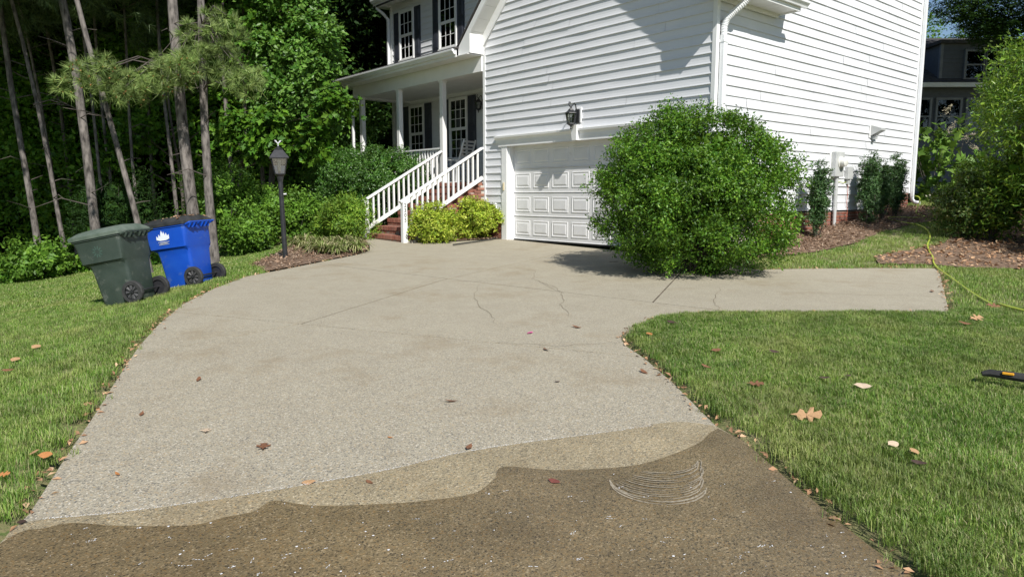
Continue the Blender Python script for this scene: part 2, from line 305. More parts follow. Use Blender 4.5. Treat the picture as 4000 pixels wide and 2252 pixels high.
def leaves(P, nrm, size, width=0.5, fold=0.12, axis=None, lobed=False):
    """diamond leaves: 4 verts, 2 tris each (lobed: 8-vertex ragged leaf)"""
    N = len(P); nrm = unit(nrm)
    a = rng.normal(size=(N, 3)) if axis is None else axis + rng.normal(size=(N, 3)) * 0.35
    a = unit(a - nrm * np.sum(a * nrm, 1, keepdims=True)); b = np.cross(nrm, a)
    size = np.broadcast_to(np.asarray(size, float), (N,))[:, None]
    if lobed:
        outl = [(0, 0), (.18, .10), (.30, .5), (.42, .2), (.62, .48), (.68, .2), (1.0, .06), (1.0, -.06), (.68, -.2), (.62, -.48), (.42, -.2), (.30, -.5), (.18, -.10)]
        vs = [P + a * size * x + b * size * y * width * 1.6 + nrm * size * (-fold * x * x + .1 * abs(y)) for x, y in outl]
        v = np.stack(vs, 1).reshape(-1, 3); k = len(outl); o = np.arange(N)[:, None] * k
        f = np.concatenate([np.concatenate([o, o + i, o + i + 1], 1) for i in range(1, k - 1)], 0); return v, f
    v0 = P; v1 = P + a * size * 0.48 + b * size * width * 0.5 + nrm * size * fold; v2 = P + a * size
    v3 = P + a * size * 0.48 - b * size * width * 0.5 + nrm * size * fold
    v = np.stack([v0, v1, v2, v3], 1).reshape(-1, 3); o = np.arange(N)[:, None] * 4
    f = np.concatenate([o + np.array([[0, 1, 2]]), o + np.array([[0, 2, 3]])], 0)
    return v, f
def join(parts):
    vs, fs, o = [], [], 0
    for v, f in parts: vs.append(v); fs.append(f + o); o += len(v)
    return np.concatenate(vs), np.concatenate(fs)
def crown_pts(n, radii, lobes=9, lob=0.28, shell=0.55, zmin=-1.0, sprig=6, sprig_len=0.12, clump=None, cr=None):
    """leaf positions of a lumpy ellipsoid built from many small clumps of twigs; returns points, outward normals, twig axes"""
    R_ = np.array(radii, float); rm = R_.mean(); cr = cr or max(sprig_len * 1.25, rm * 0.13)
    nc = clump or int(max(12, 5.5 * (R_[0] * R_[1] + R_[1] * R_[2] + R_[0] * R_[2]) / cr ** 2 * 0.42)); nc = min(nc, max(8, n // 14))
    d = unit(rng.normal(size=(nc * 3, 3))); d = d[d[:, 2] > zmin][:nc]; nc = len(d)
    L = unit(rng.normal(size=(lobes, 3))); amp = rng.uniform(-lob, lob, lobes)
    bump = 1 + (amp[None] * np.exp(6 * (d @ L.T - 1))).sum(1) + rng.normal(0, 0.05, nc)
    r = bump * (1 - shell * rng.random(nc) ** 2.0)
    C = d * (r * (1 - cr / rm * .5))[:, None] * R_; out = unit(d / R_)
    ns = max(1, n // sprig); ci = rng.integers(0, nc, ns); crs = cr * rng.uniform(.6, 1.35, nc)
    t = unit(rng.normal(size=(ns, 3)) + out[ci] * .9 + np.array([0, 0, .35]))
    P0 = C[ci] + t * (crs[ci] * rng.uniform(.25, 1.0, ns))[:, None] * np.array([1, 1, .8])
    tw = unit(t + rng.normal(size=t.shape) * .45 + np.array([0, 0, .25]))
    P = np.repeat(P0, sprig, 0); O = np.repeat(unit(t + out[ci] * .3), sprig, 0); TW = np.repeat(tw, sprig, 0); s_ = np.tile(np.linspace(0, 1, sprig), ns)[:, None]
    P = P + TW * s_ * sprig_len + rng.normal(size=P.shape) * sprig_len * 0.16
    return P, O, TW
def foliage(name, n, radii, mat, size, width=0.5, parent=None, loc=(0, 0, 0), up=0.5, rnd=0.6, inner=0.25, lobed=False, **kw):
    P, O, tw = crown_pts(n, radii, **kw); nr = O + np.array([0, 0, up * .7]) + rng.normal(size=O.shape) * (rnd + .25)
    s = size * rng.uniform(0.65, 1.25, len(P)); parts = [leaves(P, nr, s, width, axis=tw * 0.8, lobed=lobed)]
    if inner:
        k = int(n * inner / 6); Pi = unit(rng.normal(size=(k, 3))) * (rng.random((k, 1)) ** 0.5) * 0.72 * np.array(radii)
        zm = kw.get('zmin', -1.0); Pi = Pi[Pi[:, 2] > zm * radii[2] * 0.8]
        parts.append(leaves(Pi, rng.normal(size=Pi.shape), size * 2.4, 0.7))
    v, f = join(parts); o = link(name, arr_mesh(name, v, f, mat), parent, loc); return tag(o, kind='stuff')
def twigs(name, n, radii, parent, loc, mat='bark2', r=0.012, base=(0, 0, -1)):
    m = MB(); b = Vector((base[0] * radii[0] * 0.15, base[1] * radii[1] * 0.15, base[2] * radii[2]))
    for _ in range(n):
        d = Vector(rng.normal(size=3)); d.z = abs(d.z) * 0.9; d.normalize(); e = Vector((d.x * radii[0], d.y * radii[1], d.z * radii[2])) * 0.8
        mid = b.lerp(e, 0.45) + Vector(rng.normal(size=3)) * 0.06; s = b + Vector((d.x, d.y, 0)) * 0.05
        m.tube([s, mid, e], [r, r * 0.7, r * 0.3], n=5)
    return m.build(name, mat, parent, loc=loc)

# ------------------------------------------------------------------ terrain
LEFT = [(-2.0, -6.0), (-2.0, 0.0), (-2.05, 2.0)] + [gplane(*p) for p in [(0, 1365), (75, 1290), (165, 1150), (240, 1040), (290, 960), (350, 870), (400, 815), (460, 765), (540, 725), (620, 695), (700, 680), (800, 660), (900, 640), (930, 630)]] + [(-3.02, 14.9)]
STEPF = -2.27       # v of the foot of the steps
def uvxy(u, v): p = W(u, v, 0); return (p.x, p.y)
MID = [uvxy(-2.66, STEPF - 0.04), uvxy(-2.66, STEPF + 0.12), uvxy(-0.72, STEPF + 0.12), uvxy(-0.72, STEPF - 0.10), uvxy(-0.45, -1.6), uvxy(-0.25, -0.55), uvxy(-0.16, 0.05), uvxy(5.35, 0.1), (3.62, 11.85), (3.75, 11.4)]
RIGHT = [gplane(*p) for p in [(1900, 678), (2000, 676), (2200, 674), (2355, 675), (2365, 690), (2385, 775), (2380, 788), (2200, 786), (2000, 787), (1800, 788), (1700, 790), (1640, 800), (1580, 825), (1560, 850), (1575, 870), (1620, 900), (1690, 960), (1760, 1030), (1800, 1070), (1870, 1110), (1960, 1190), (2080, 1290), (2180, 1370), (2290, 1450)]] + [(1.55, 2.0), (1.6, 0.0), (1.6, -6.0)]
DRIVE = LEFT + MID + RIGHT
ey = np.array([p[1] for p in LEFT]); ex = np.array([p[0] for p in LEFT]); o_ = np.argsort(ey); ey, ex = ey[o_], ex[o_]
ex = np.where(ey > 9.3, -3.97, ex); ey = np.append(ey, [17.5, 24]); ex = np.append(ex, [-4.2, -6.5])
def H(x, y):
    x = np.asarray(x, float); y = np.asarray(y, float)
    base = 0.0295 * np.clip(y, -30, 19) + 0.01 * np.clip(y - 19, 0, 40)
    d = np.maximum(0, np.interp(y, ey, ex) - x); d = np.sqrt(d * d + 0.04) - 0.2
    drop = 1.8 * (1 - np.exp(-0.19 * d / 1.8))
    u = (x - W0.x) * U.x + (y - W0.y) * U.y
    m = np.clip((u - 4.35) / 1.1, 0, 1); m = m * m * (3 - 2 * m)
    rise = 0.108 * np.clip(y - 11.35, 0, 12); rise = rise * m
    return base - drop + rise
def h1(x, y): return float(H(x, y))
def on_ground(dx, dy, dz=0.0):
    """walk along the pixel's ray until it meets the ground"""
    r = ray(dx, dy); lo, hi = 1.0, 60.0
    f = lambda Y: 1.5 + r.z / r.y * Y - h1(r.x / r.y * Y, Y)
    Y = lo
    while Y < hi and f(Y) > 0: Y += 0.05
    return Vector((r.x / r.y * Y, Y, h1(r.x / r.y * Y, Y) + dz))
def inpoly(x, y, poly):
    px = np.array([p[0] for p in poly]); py = np.array([p[1] for p in poly]); r = np.zeros(np.shape(x), bool); j = len(px) - 1
    for i in range(len(px)):
        c = ((py[i] > y) != (py[j] > y)) & (x < (px[j] - px[i]) * (y - py[i]) / (py[j] - py[i] + 1e-12) + px[i]); r ^= c; j = i
    return r
def edgedist(x, y, poly):
    best = np.full(np.shape(x), 1e9)
    for i in range(len(poly)):
        ax, ay = poly[i - 1]; bx, by = poly[i]; dx, dy = bx - ax, by - ay; L = dx * dx + dy * dy + 1e-12
        t = np.clip(((x - ax) * dx + (y - ay) * dy) / L, 0, 1); best = np.minimum(best, np.hypot(x - ax - t * dx, y - ay - t * dy))
    return best
HOUSEPOLY = [uvxy(-0.8, 0), uvxy(5.5, 0), uvxy(5.5, 8.65), uvxy(-8.1, 8.65), uvxy(-8.1, 1.9), uvxy(-7.2, 0.0)]
def axis_pts(lo, hi, fine, far):
    a = list(np.arange(lo, hi + 1e-6, fine)); s = fine
    b = [hi]
    while b[-1] < far: s *= 1.35; b.append(b[-1] + s)
    s = fine; c = [lo]
    while c[-1] > -far: s *= 1.35; c.append(c[-1] - s)
    return np.array(sorted(set(c[1:] + a + b[1:])))
gx = axis_pts(-13.0, 11.0, 0.12, 400); gy = axis_pts(1.0, 19.0, 0.12, 400)
X, Y = np.meshgrid(gx, gy); ind = inpoly(X, Y, DRIVE); ed = edgedist(X, Y, DRIVE)
Z = H(X, Y) + np.where((np.abs(X) < 14) & (Y > 0) & (Y < 20), 0.012 * np.sin(X * 2.1 + Y) * np.sin(Y * 1.7), 0)
def turf(x, y, e): return np.where((x > 0.3) & (y < 7.8), 0.03 * np.clip((e - .05) / .08, 0, 1) * np.clip((7.8 - y) / .2, 0, 1), 0.0)
Z = np.where(ind, H(X, Y) - 0.10, Z + turf(X, Y, ed) - 0.075 * np.clip(1 - ed / 0.13, 0, 1) - 0.012)
nx, ny = len(gx), len(gy); idx = np.arange(nx * ny).reshape(ny, nx)
F = np.stack([idx[:-1, :-1], idx[:-1, 1:], idx[1:, 1:], idx[1:, :-1]], -1).reshape(-1, 4)
gme = arr_mesh('ground', np.stack([X, Y, Z], -1).reshape(-1, 3), F, 'ground')
tag(link('ground', gme), 'green lawn ground sloping gently around the driveway', 'ground', kind='structure')

def cut(polys, a, b, gap=0.012):
    """split 2-D polygons (lists) along the infinite line a-b, leaving a joint"""
    nx_, ny_ = -(b[1] - a[1]), b[0] - a[0]; L = math.hypot(nx_, ny_); nx_, ny_ = nx_ / L, ny_ / L
    res = []
    for P in polys:
        for s in (1, -1):
            q = []
            for i in range(len(P)):
                p0, p1 = P[i - 1], P[i]; d0 = s * ((p0[0] - a[0]) * nx_ + (p0[1] - a[1]) * ny_) - gap; d1 = s * ((p1[0] - a[0]) * nx_ + (p1[1] - a[1]) * ny_) - gap
                if (d0 > 0) != (d1 > 0): t = d0 / (d0 - d1); q.append((p0[0] + (p1[0] - p0[0]) * t, p0[1] + (p1[1] - p0[1]) * t))
                if d1 > 0: q.append(p1)
            if len(q) > 2: res.append(q)
    return res
def sheet(name, poly, dz, mat, parent=None, res=0.6, skirt=0.0, kind=None):
    bm = bmesh.new(); vs = [bm.verts.new((p[0], p[1], 0)) for p in poly]; bm.faces.new(vs)
    bmesh.ops.triangulate(bm, faces=bm.faces[:])
    xs = [p[0] for p in poly]; ys = [p[1] for p in poly]
    for ax, lo, hi in ((0, min(xs), max(xs)), (1, min(ys), max(ys))):
        k = lo + res
        while k < hi:
            co = (k, 0, 0) if ax == 0 else (0, k, 0); no = (1, 0, 0) if ax == 0 else (0, 1, 0)
            bmesh.ops.bisect_plane(bm, geom=bm.verts[:] + bm.edges[:] + bm.faces[:], plane_co=co, plane_no=no); k += res
    for v in bm.verts: v.co.z = h1(v.co.x, v.co.y) + dz
    bmesh.ops.recalc_face_normals(bm, faces=bm.faces[:])
    if sum(f.normal.z for f in bm.faces) < 0: bmesh.ops.reverse_faces(bm, faces=bm.faces[:])
    if skirt:
        be = [e for e in bm.edges if e.is_boundary]; r = bmesh.ops.extrude_edge_only(bm, edges=be)
        for g in r['geom']:
            if isinstance(g, bmesh.types.BMVert): g.co.z -= skirt
    me = bpy.data.meshes.new(name); bm.to_mesh(me); bm.free(); me.materials.append(M[mat])
    o = link(name, me, parent); 
    if kind: o['kind'] = kind
    return o
# driveway: a base in the joints and separately poured slabs
drive = sheet('driveway', DRIVE, -0.007, 'joint', kind='structure')
tag(drive, 'exposed aggregate concrete driveway with parking pad leading to the garage', 'driveway')
J = {k: gplane(*p) for k, p in dict(a=(820, 665), b=(1640, 760), c=(450, 785), d=(1250, 862), e=(340, 893), f=(765, 812), g=(1110, 705), h=(1330, 655), i=(1640, 762), j=(1704, 694)).items()}
side = lambda P, a, b: sum((p[0] - a[0]) * -(b[1] - a[1]) + (p[1] - a[1]) * (b[0] - a[0]) for p in P) > 0
far, rest = [], []
for P in cut([DRIVE], J['a'], J['b']): (far if sum(p[1] for p in P) / len(P) > 9.5 else rest).append(P)
mid_, near = [], []
for P in cut(rest, J['c'], J['d']): (mid_ if max(p[1] for p in P) > 7.7 else near).append(P)
slabs = cut(far, J['g'], J['h']) + cut(mid_, J['f'], J['g']) + cut(near, J['e'], J['f'])
fin = []
for P in slabs:
    if max(p[0] for p in P) > 5 and max(p[1] for p in P) > 10: fin += cut([P], J['i'], J['j'])
    else: fin.append(P)
fin2 = []
for P in fin:                                             # the long near run has one more joint under the camera
    if min(p[1] for p in P) < 0: fin2 += cut([P], (-3, 0.8), (3, 0.9))
    else: fin2.append(P)
for P in fin2:
    if len(P) > 2: sheet('slab', P, 0.0, 'concrete', drive, skirt=0.05)
def ribbon(name, pts, w, dz, mat, parent=None, closed=False, taper=False):
    m = MB(); n = len(pts); L, R = [], []
    for i, p in enumerate(pts):
        a = Vector(pts[max(i - 1, 0)]); b = Vector(pts[min(i + 1, n - 1)]); d = (b - a); d.normalize(); q = Vector((-d.y, d.x)) * w / 2
        if taper: q *= 0.35 + 0.65 * math.sin(PI * (i + 0.3) / (n - 0.4 + 0.001))
        for S, s in ((L, 1), (R, -1)):
            c = Vector(p) + q * s; S.append((c.x, c.y, h1(c.x, c.y) + dz))
    m.v = L + R; m.f = [(i, i + 1, n + i + 1, n + i) for i in range(n - 1)]
    return m.build(name, mat, parent)
def jag(pts, k=6, amp=0.03):
    out = []
    for (x0, y0), (x1, y1) in zip(pts[:-1], pts[1:]):
        for i in range(k): t = i / k; out.append((x0 + (x1 - x0) * t + random.uniform(-amp, amp), y0 + (y1 - y0) * t + random.uniform(-amp, amp)))
    return out + [pts[-1]]
for line in [[(1340, 700), (1415, 735), (1412, 765), (1440, 800)], [(1205, 715), (1190, 750), (1230, 790), (1250, 815)], [(1810, 725), (1800, 760), (1812, 783)], [(1290, 672), (1345, 680), (1338, 702), (1310, 702), (1200, 708), (1110, 705)], [(1340, 702), (1380, 716), (1420, 738)], [(1345, 700), (1500, 692), (1640, 690)], [(1860, 731), (2050, 738), (2200, 742), (2378, 745)], [(1250, 862), (1400, 870), (1560, 862)]]:
    ribbon('crack', jag([gplane(*p) for p in line]), 0.006, 0.0035, 'crackdirt', drive, taper=True)
# wet areas left by the pressure washing: films lying on the slabs
def smoothline(pts, k=30):
    out = []
    for i in range(len(pts) - 1):
        p0, p1, p2, p3 = [Vector(pts[max(0, min(len(pts) - 1, i + j))]) for j in (-1, 0, 1, 2)]
        for s in range(k):
            t = s / k; out.append(tuple(0.5 * ((2 * p1) + (p2 - p0) * t + (2 * p0 - 5 * p1 + 4 * p2 - p3) * t * t + (3 * p1 - p0 - 3 * p2 + p3) * t ** 3)))
    return out + [tuple(pts[-1])]
rb = [(x - .001, y) for x, y in [gplane(*p) for p in [(1870, 1110), (1960, 1190), (2080, 1290), (2180, 1370), (2290, 1450)]] + [(1.55, 2.0), (1.58, 1.2)]]
lb = [(-2.0, 1.2), (-2.04, 2.0)]
damp = smoothline([gplane(*p) for p in [(5, 1366), (40, 1325), (110, 1307), (300, 1290), (560, 1255), (800, 1215), (980, 1182), (1150, 1142), (1330, 1113), (1500, 1092), (1690, 1062), (1800, 1072)]], 5) + rb + lb
wet = smoothline([gplane(*p) for p in [(5, 1367), (60, 1338), (110, 1332), (180, 1318), (300, 1325), (480, 1324), (560, 1305), (640, 1288), (690, 1262), (800, 1275), (1000, 1268), (1130, 1255), (1200, 1240), (1245, 1205), (1268, 1176), (1400, 1185), (1540, 1179), (1620, 1168), (1700, 1142), (1760, 1115), (1785, 1092), (1806, 1080)]], 5) + rb + lb
tag(sheet('wet_patch', damp, 0.004, 'damp', res=0.5), 'damp light brown band of rinsed concrete behind the foam line', 'wet patch', kind='structure')
tag(sheet('wet_patch', wet, 0.008, 'wet', res=0.5), 'dark soaked concrete across the near end of the driveway', 'wet patch', kind='structure')
foamline = [gplane(*p) for p in [(110, 1307), (300, 1290), (560, 1255), (800, 1215), (980, 1182), (1150, 1142), (1330, 1113), (1500, 1092), (1640, 1072)]]
m = MB()
fl = smoothline(foamline, 60)
for (x, y) in fl:
    if random.random() < .25: continue
    for _ in range(random.randint(1, 4)):
        a, b = x + random.gauss(0, .006), y + random.gauss(0, .004); r = random.uniform(.0008, .002); z = h1(a, b) + 0.008
        m.lathe([(r, 0), (r * .8, r * .6), (r * .1, r * .8)], n=5, c=(a, b, z))
def blob(m, x, y, r, asp=1.0, ang=0.0, hgt=0.5):
    z = h1(x, y) + 0.011; ca, sa = math.cos(ang), math.sin(ang)
    rings = []
    ph = [random.uniform(.75, 1.25) for _ in range(7)]
    for rr, zz in ((1, 0), (.85, .5), (.3, .9)):
        rings.append([(x + (math.cos(2 * PI * k / 7) * ca * asp - math.sin(2 * PI * k / 7) * sa) * r * rr * ph[k], y + (math.cos(2 * PI * k / 7) * sa * asp + math.sin(2 * PI * k / 7) * ca) * r * rr * ph[k], z + zz * r * hgt) for k in range(7)])
    m.loft(rings)
wetx = [p for p in wet]
cnt = 0
while cnt < 650:
    x, y = random.uniform(-1.9, 1.4), 1.6 + abs(random.gauss(0.55, .65))
    if y > 3.4 or not inpoly(np.array([x]), np.array([y]), wet)[0]: continue
    s = random.random(); ang = random.gauss(0.5, 0.35)
    if s < 0.45: blob(m, x, y, random.uniform(.0012, .003))
    elif s < 0.8:
        for k in range(random.randint(2, 5)): blob(m, x + k * .008 * math.cos(ang) + random.gauss(0, .003), y + k * .008 * math.sin(ang), random.uniform(.001, .0024), 2.0, ang, .3)
    else: blob(m, x, y, random.uniform(.003, .006), hgt=.3)
    cnt += 1
tag(m.build('soap_foam', 'foam'), 'white soap bubbles and suds on the wet concrete', 'foam', kind='stuff')
cx, cy = gplane(1650, 1218)
for k in range(15):
    c0, c1 = cx + random.uniform(-.008, .012) + .004 * k, cy + 0.024 * k + random.uniform(-.004, .004); r = 0.232
    a0, a1 = (PI * 0.98, PI * 2.06) if k < 2 else (PI * (1.06 + .022 * k), PI * 1.97)
    pts = [(c0 + r * math.cos(a0 + (a1 - a0) * t / 40) + random.gauss(0, .001), c1 + r * 0.98 * math.sin(a0 + (a1 - a0) * t / 40) + random.gauss(0, .001)) for t in range(41)]
    i0 = 0
    while i0 < 36:
        L_ = random.randint(9, 24); seg = pts[i0:i0 + L_]
        if len(seg) > 4: ribbon('wash_mark', seg, (0.012 if k < 2 else 0.007) * random.uniform(.5, 1.3), 0.0105 + 0.0004 * k, 'wash', drive, taper=True)
        i0 += L_ + random.choice((0, 0, 1, 3))

# mulch beds
def bed(label, px, ground=True, dz=0.012):
    pts = [tuple(on_ground(*p)[:2]) for p in px]
    return tag(sheet('mulch_bed', pts, dz, 'mulch', res=0.35), label, 'mulch bed', kind='structure'), pts
_, bed_lamp = bed('brown mulch bed around the lamp post and strappy plants', [(630, 668), (690, 640), (735, 615), (800, 600), (880, 596), (920, 600), (925, 615), (926, 629), (905, 638), (800, 659), (705, 678), (660, 684)])
bed_side = [uvxy(5.5, 0.2), uvxy(5.5, 8.7), uvxy(5.9, 9.0), uvxy(6.75, 8.6), uvxy(6.9, 7.4), uvxy(6.6, 6.0), uvxy(6.55, 4.6), uvxy(6.7, 3.0), uvxy(6.6, 1.7), uvxy(6.3, 0.6)]
tag(sheet('mulch_bed', bed_side, 0.012, 'mulch', res=0.35), 'mulch bed along the foot of the white side wall', 'mulch bed', kind='structure')
bed_hedge = [(7.0, 11.55), (6.1, 11.62), (6.3, 12.2), (7.3, 12.75), (8.2, 13.3), (9.2, 14.6), (10.2, 16.2), (13.5, 17.5), (14, 11.0), (10.5, 11.05), (8.6, 11.15), (7.4, 11.3)]
tag(sheet('mulch_bed', bed_hedge, 0.012, 'mulch', res=0.5), 'leaf covered mulch bed under the tall right hedge', 'mulch bed', kind='structure')
bed_steps = [uvxy(-0.72, STEPF + 0.0), uvxy(-0.72, 0.0), uvxy(-0.2, 0.0), uvxy(-0.27, -0.6), uvxy(-0.48, -1.6)]
tag(sheet('mulch_bed', bed_steps, 0.02, 'mulch', res=0.4), 'small mulch bed between the brick steps and the garage door', 'mulch bed', kind='structure')
def flakes(poly, n, size, width, mat, name, label, cat, lift=0.02, rag=False):
    xs = [p[0] for p in poly]; ys = [p[1] for p in poly]; x = rng.uniform(min(xs), max(xs), n * 4); y = rng.uniform(min(ys), max(ys), n * 4)
    k = inpoly(x, y, poly); x, y = x[k][:n], y[k][:n]; N = len(x)
    P = np.stack([x, y, H(x, y) + lift + rng.random(N) * 0.02], 1); nr = np.array([0, 0, 1.0]) + rng.normal(size=(N, 3)) * 0.35
    v, f = leaves(P, nr, size * rng.uniform(.5, 1.4, N), width, fold=0.1, lobed=rag)
    return tag(link(name, arr_mesh(name, v, f, mat)), label, cat, kind='stuff')
flakes(bed_lamp, 2600, .07, .25, 'chips', 'mulch_chips', 'loose bark chips scattered around the lamp post', 'mulch chips')
flakes(bed_side, 4500, .08, .22, 'chips', 'mulch_chips', 'loose bark chips along the side wall bed', 'mulch chips')
flakes(bed_hedge, 5200, .08, .5, 'litter', 'leaf_litter', 'thick dry brown leaves covering the hedge bed', 'leaf litter')
flakes(bed_steps, 500, .06, .3, 'chips', 'mulch_chips', 'bark chips in the bed beside the brick steps', 'mulch chips')
# dry leaves and needles gathered along the driveway edge
ex_l = []
for i in range(len(DRIVE)):
    a, b = Vector(DRIVE[i - 1]), Vector(DRIVE[i])
    if not (1.5 < a.y < 14.5 and 1.5 < b.y < 14.5) : continue
    L_ = (b - a).length
    for _ in range(int(L_ * 30)):
        p = a.lerp(b, random.random()); d = (b - a).normalized(); q = p + Vector((-d.y, d.x)) * random.gauss(0.02, .035); ex_l.append((q.x, q.y))
ex_l = np.array(ex_l); P = np.stack([ex_l[:, 0], ex_l[:, 1], H(ex_l[:, 0], ex_l[:, 1]) + 0.006], 1)
v, f = leaves(P, np.array([0, 0, 1.0]) + rng.normal(size=P.shape) * .4, rng.uniform(.02, .06, len(P)), .5)
tag(link('leaf_litter', arr_mesh('leaf_litter', v, f, 'litter')), 'crumbled dry leaves lining the edges of the driveway', 'leaf litter', kind='stuff')

# ------------------------------------------------------------------ grass: tufts of real blades set by geometry nodes on points
def tuft_mesh(name, nb, rad, hgt, wid):
    vs, fs = [], []
    for k in range(nb):
        a = random.uniform(0, 2 * PI); r = rad * math.sqrt(random.random()); bx, by = r * math.cos(a), r * math.sin(a)
        t = random.uniform(0, 2 * PI); lean = random.uniform(.15, 1.3); h = hgt * random.uniform(.5, 1.15); w = wid * random.uniform(.7, 1.2)
        dx, dy = math.cos(t), math.sin(t); px, py = -dy * w / 2, dx * w / 2; i = len(vs)
        m1 = (bx + dx * lean * h * .35, by + dy * lean * h * .35, h * .55); tp = (bx + dx * lean * h, by + dy * lean * h, h * random.uniform(.75, 1.0))
        vs += [(bx - px, by - py, -.02), (bx + px, by + py, -.02), (m1[0] + px * .8, m1[1] + py * .8, m1[2]), (m1[0] - px * .8, m1[1] - py * .8, m1[2]), tp]
        fs += [(i, i + 1, i + 2), (i, i + 2, i + 3), (i + 3, i + 2, i + 4)]
    return arr_mesh(name, np.array(vs), np.array(fs), 'blade')
def scatter(name, P, tuft, label, cat, smin, smax):
    me = bpy.data.meshes.new(name); me.vertices.add(len(P)); me.vertices.foreach_set('co', np.asarray(P, np.float32).ravel()); me.update(); me.materials.append(M['blade'])
    o = link(name, me); tag(o, label, cat, kind='stuff')
    src = bpy.data.objects.new(name + '_tuft', tuft)
    ng = bpy.data.node_groups.new(name + '_scatter', 'GeometryNodeTree')
    ng.interface.new_socket('Geometry', in_out='INPUT', socket_type='NodeSocketGeometry'); ng.interface.new_socket('Geometry', in_out='OUTPUT', socket_type='NodeSocketGeometry')
    gi = ng.nodes.new('NodeGroupInput'); go = ng.nodes.new('NodeGroupOutput'); ip = ng.nodes.new('GeometryNodeInstanceOnPoints')
    oi = ng.nodes.new('GeometryNodeObjectInfo'); oi.inputs['Object'].default_value = src
    rv = ng.nodes.new('FunctionNodeRandomValue'); rv.data_type = 'FLOAT_VECTOR'; rv.inputs[0].default_value = (-.12, -.12, 0); rv.inputs[1].default_value = (.12, .12, 6.283)
    rs = ng.nodes.new('FunctionNodeRandomValue'); rs.data_type = 'FLOAT'; rs.inputs[2].default_value = smin; rs.inputs[3].default_value = smax; rs.inputs['Seed'].default_value = 5
    L = ng.links.new; L(gi.outputs[0], ip.inputs['Points']); L(oi.outputs['Geometry'], ip.inputs['Instance']); L(rv.outputs[0], ip.inputs['Rotation']); L(rs.outputs[1], ip.inputs['Scale']); L(ip.outputs[0], go.inputs[0])
    md = o.modifiers.new('scatter', 'NODES'); md.node_group = ng
    return o
BEDS = [bed_lamp, bed_side, bed_hedge, bed_steps]
def lawn_points(n, x0, x1, y0, y1, edge=0.085, dens=None):
    x = rng.uniform(x0, x1, n); y = rng.uniform(y0, y1, n); k = ~inpoly(x, y, DRIVE) & ~inpoly(x, y, HOUSEPOLY)
    for b in BEDS: k &= ~inpoly(x, y, b)
    x, y = x[k], y[k]
    # keep what can be seen or is near the view
    vx = np.abs(x) < y * 0.85 + 2.6; x, y = x[vx], y[vx]
    e = edgedist(x, y, DRIVE); k = (e > edge) | (rng.random(len(x)) < 0.06); x, y = x[k], y[k]
    if dens is not None: k = rng.random(len(x)) < dens(x, y); x, y = x[k], y[k]
    return np.stack([x, y, H(x, y) + 0.004 + turf(x, y, edgedist(x, y, DRIVE))], 1)
t_near = [tuft_mesh('grass_tuft', 32, .062, .037, .0032), tuft_mesh('grass_tuft', 30, .064, .041, .0034)]
t_far = tuft_mesh('grass_tuft', 28, .10, .048, .007)
scatter('lawn_grass', lawn_points(36000, 0.9, 9.5, 1.6, 7.7), t_near[0], 'mown green grass between the driveway and the parking pad', 'grass', .6, 1.15)
scatter('lawn_grass', lawn_points(36000, -11.0, -1.9, 1.4, 10.5), t_near[1], 'mown green grass of the left lawn in front of the bins', 'grass', .65, 1.2)
scatter('lawn_grass', lawn_points(26000, -16, -3.0, 9.5, 19), t_far, 'mown grass of the left lawn running back to the woods', 'grass', .7, 1.2)
def shade_ok(x, y): return np.where((y > 13.2) | (x > 4.2), 1.0, 1.0)
scatter('lawn_grass', lawn_points(15000, 3.6, 13.5, 7.6, 21), t_far, 'grass strip between the parking pad and the side wall bed', 'grass', .6, 1.05)

# ================================================================== HOUSE (local axes: x=u along front, y=v back, z up)
house = thing('house', 'white vinyl sided two storey house with garage and covered porch', 'house', (W0.x, W0.y, 0), HROT)
GF = 0.486            # garage floor level
UL, UR = -0.80, 5.50  # garage front wall
VM, VB = 1.90, 8.65   # main block front and back
UM = -8.10            # main block left corner
EAVE = 4.80
def rake_u(z): return (z - 4.97) / 1.04
def course_mesh(seg, z, exp, to3d, wav=0.0026):
    """seg: list of (a_bottom, b_bottom, a_top, b_top); to3d(s, out, z)"""
    m = MB(); prof = [(0.001, 0.0), (0.021, -0.003), (0.0225, 0.004), (0.014, 0.030), (0.007, 0.075), (0.002, exp + 0.004)]
    for a, b, a2, b2 in seg:
        L = b - a
        if L < 0.02: continue
        cuts = [0.0]; s = random.uniform(0.6, 3.4)
        while s < L - 0.4: cuts.append(s / L); s += 3.66 if L > 4 else 9
        cuts.append(1.0)
        for ci in range(len(cuts) - 1):
            t0, t1 = cuts[ci], cuts[ci + 1]; off = random.uniform(0, 0.0024); k = max(1, int((t1 - t0) * L / 0.6)); rings = []
            if ci > 0: t0 += 0.0008
            for j in range(k + 1):
                t = t0 + (t1 - t0) * j / k; w = random.gauss(0, wav); ring = []
                for o, dz in prof:
                    q = min(max(dz / exp, 0), 1); s0 = (a + (b - a) * t) * (1 - q) + (a2 + (b2 - a2) * t) * q
                    ring.append(to3d(s0, o + off + (w if o > .004 else 0), z + dz))
                rings.append(ring)
            m.loft(rings, cap=False)
    return m
def clad(parent, z0, z1, spans, to3d, exp=0.170):
    z = z0
    while z < z1 - 0.02:
        e = min(exp, z1 - z); seg = spans(z, z + e)
        if seg: 
            for sg in seg:
                m = course_mesh([sg], z, e, to3d)
                if m.v: m.build('siding_course', 'vinyl', parent)
        z += exp
front = lambda v0: (lambda s, o, z: (s, v0 - o, z))
right = lambda u0: (lambda s, o, z: (u0 + o, s, z))
left_ = lambda u0: (lambda s, o, z: (u0 - o, s, z))
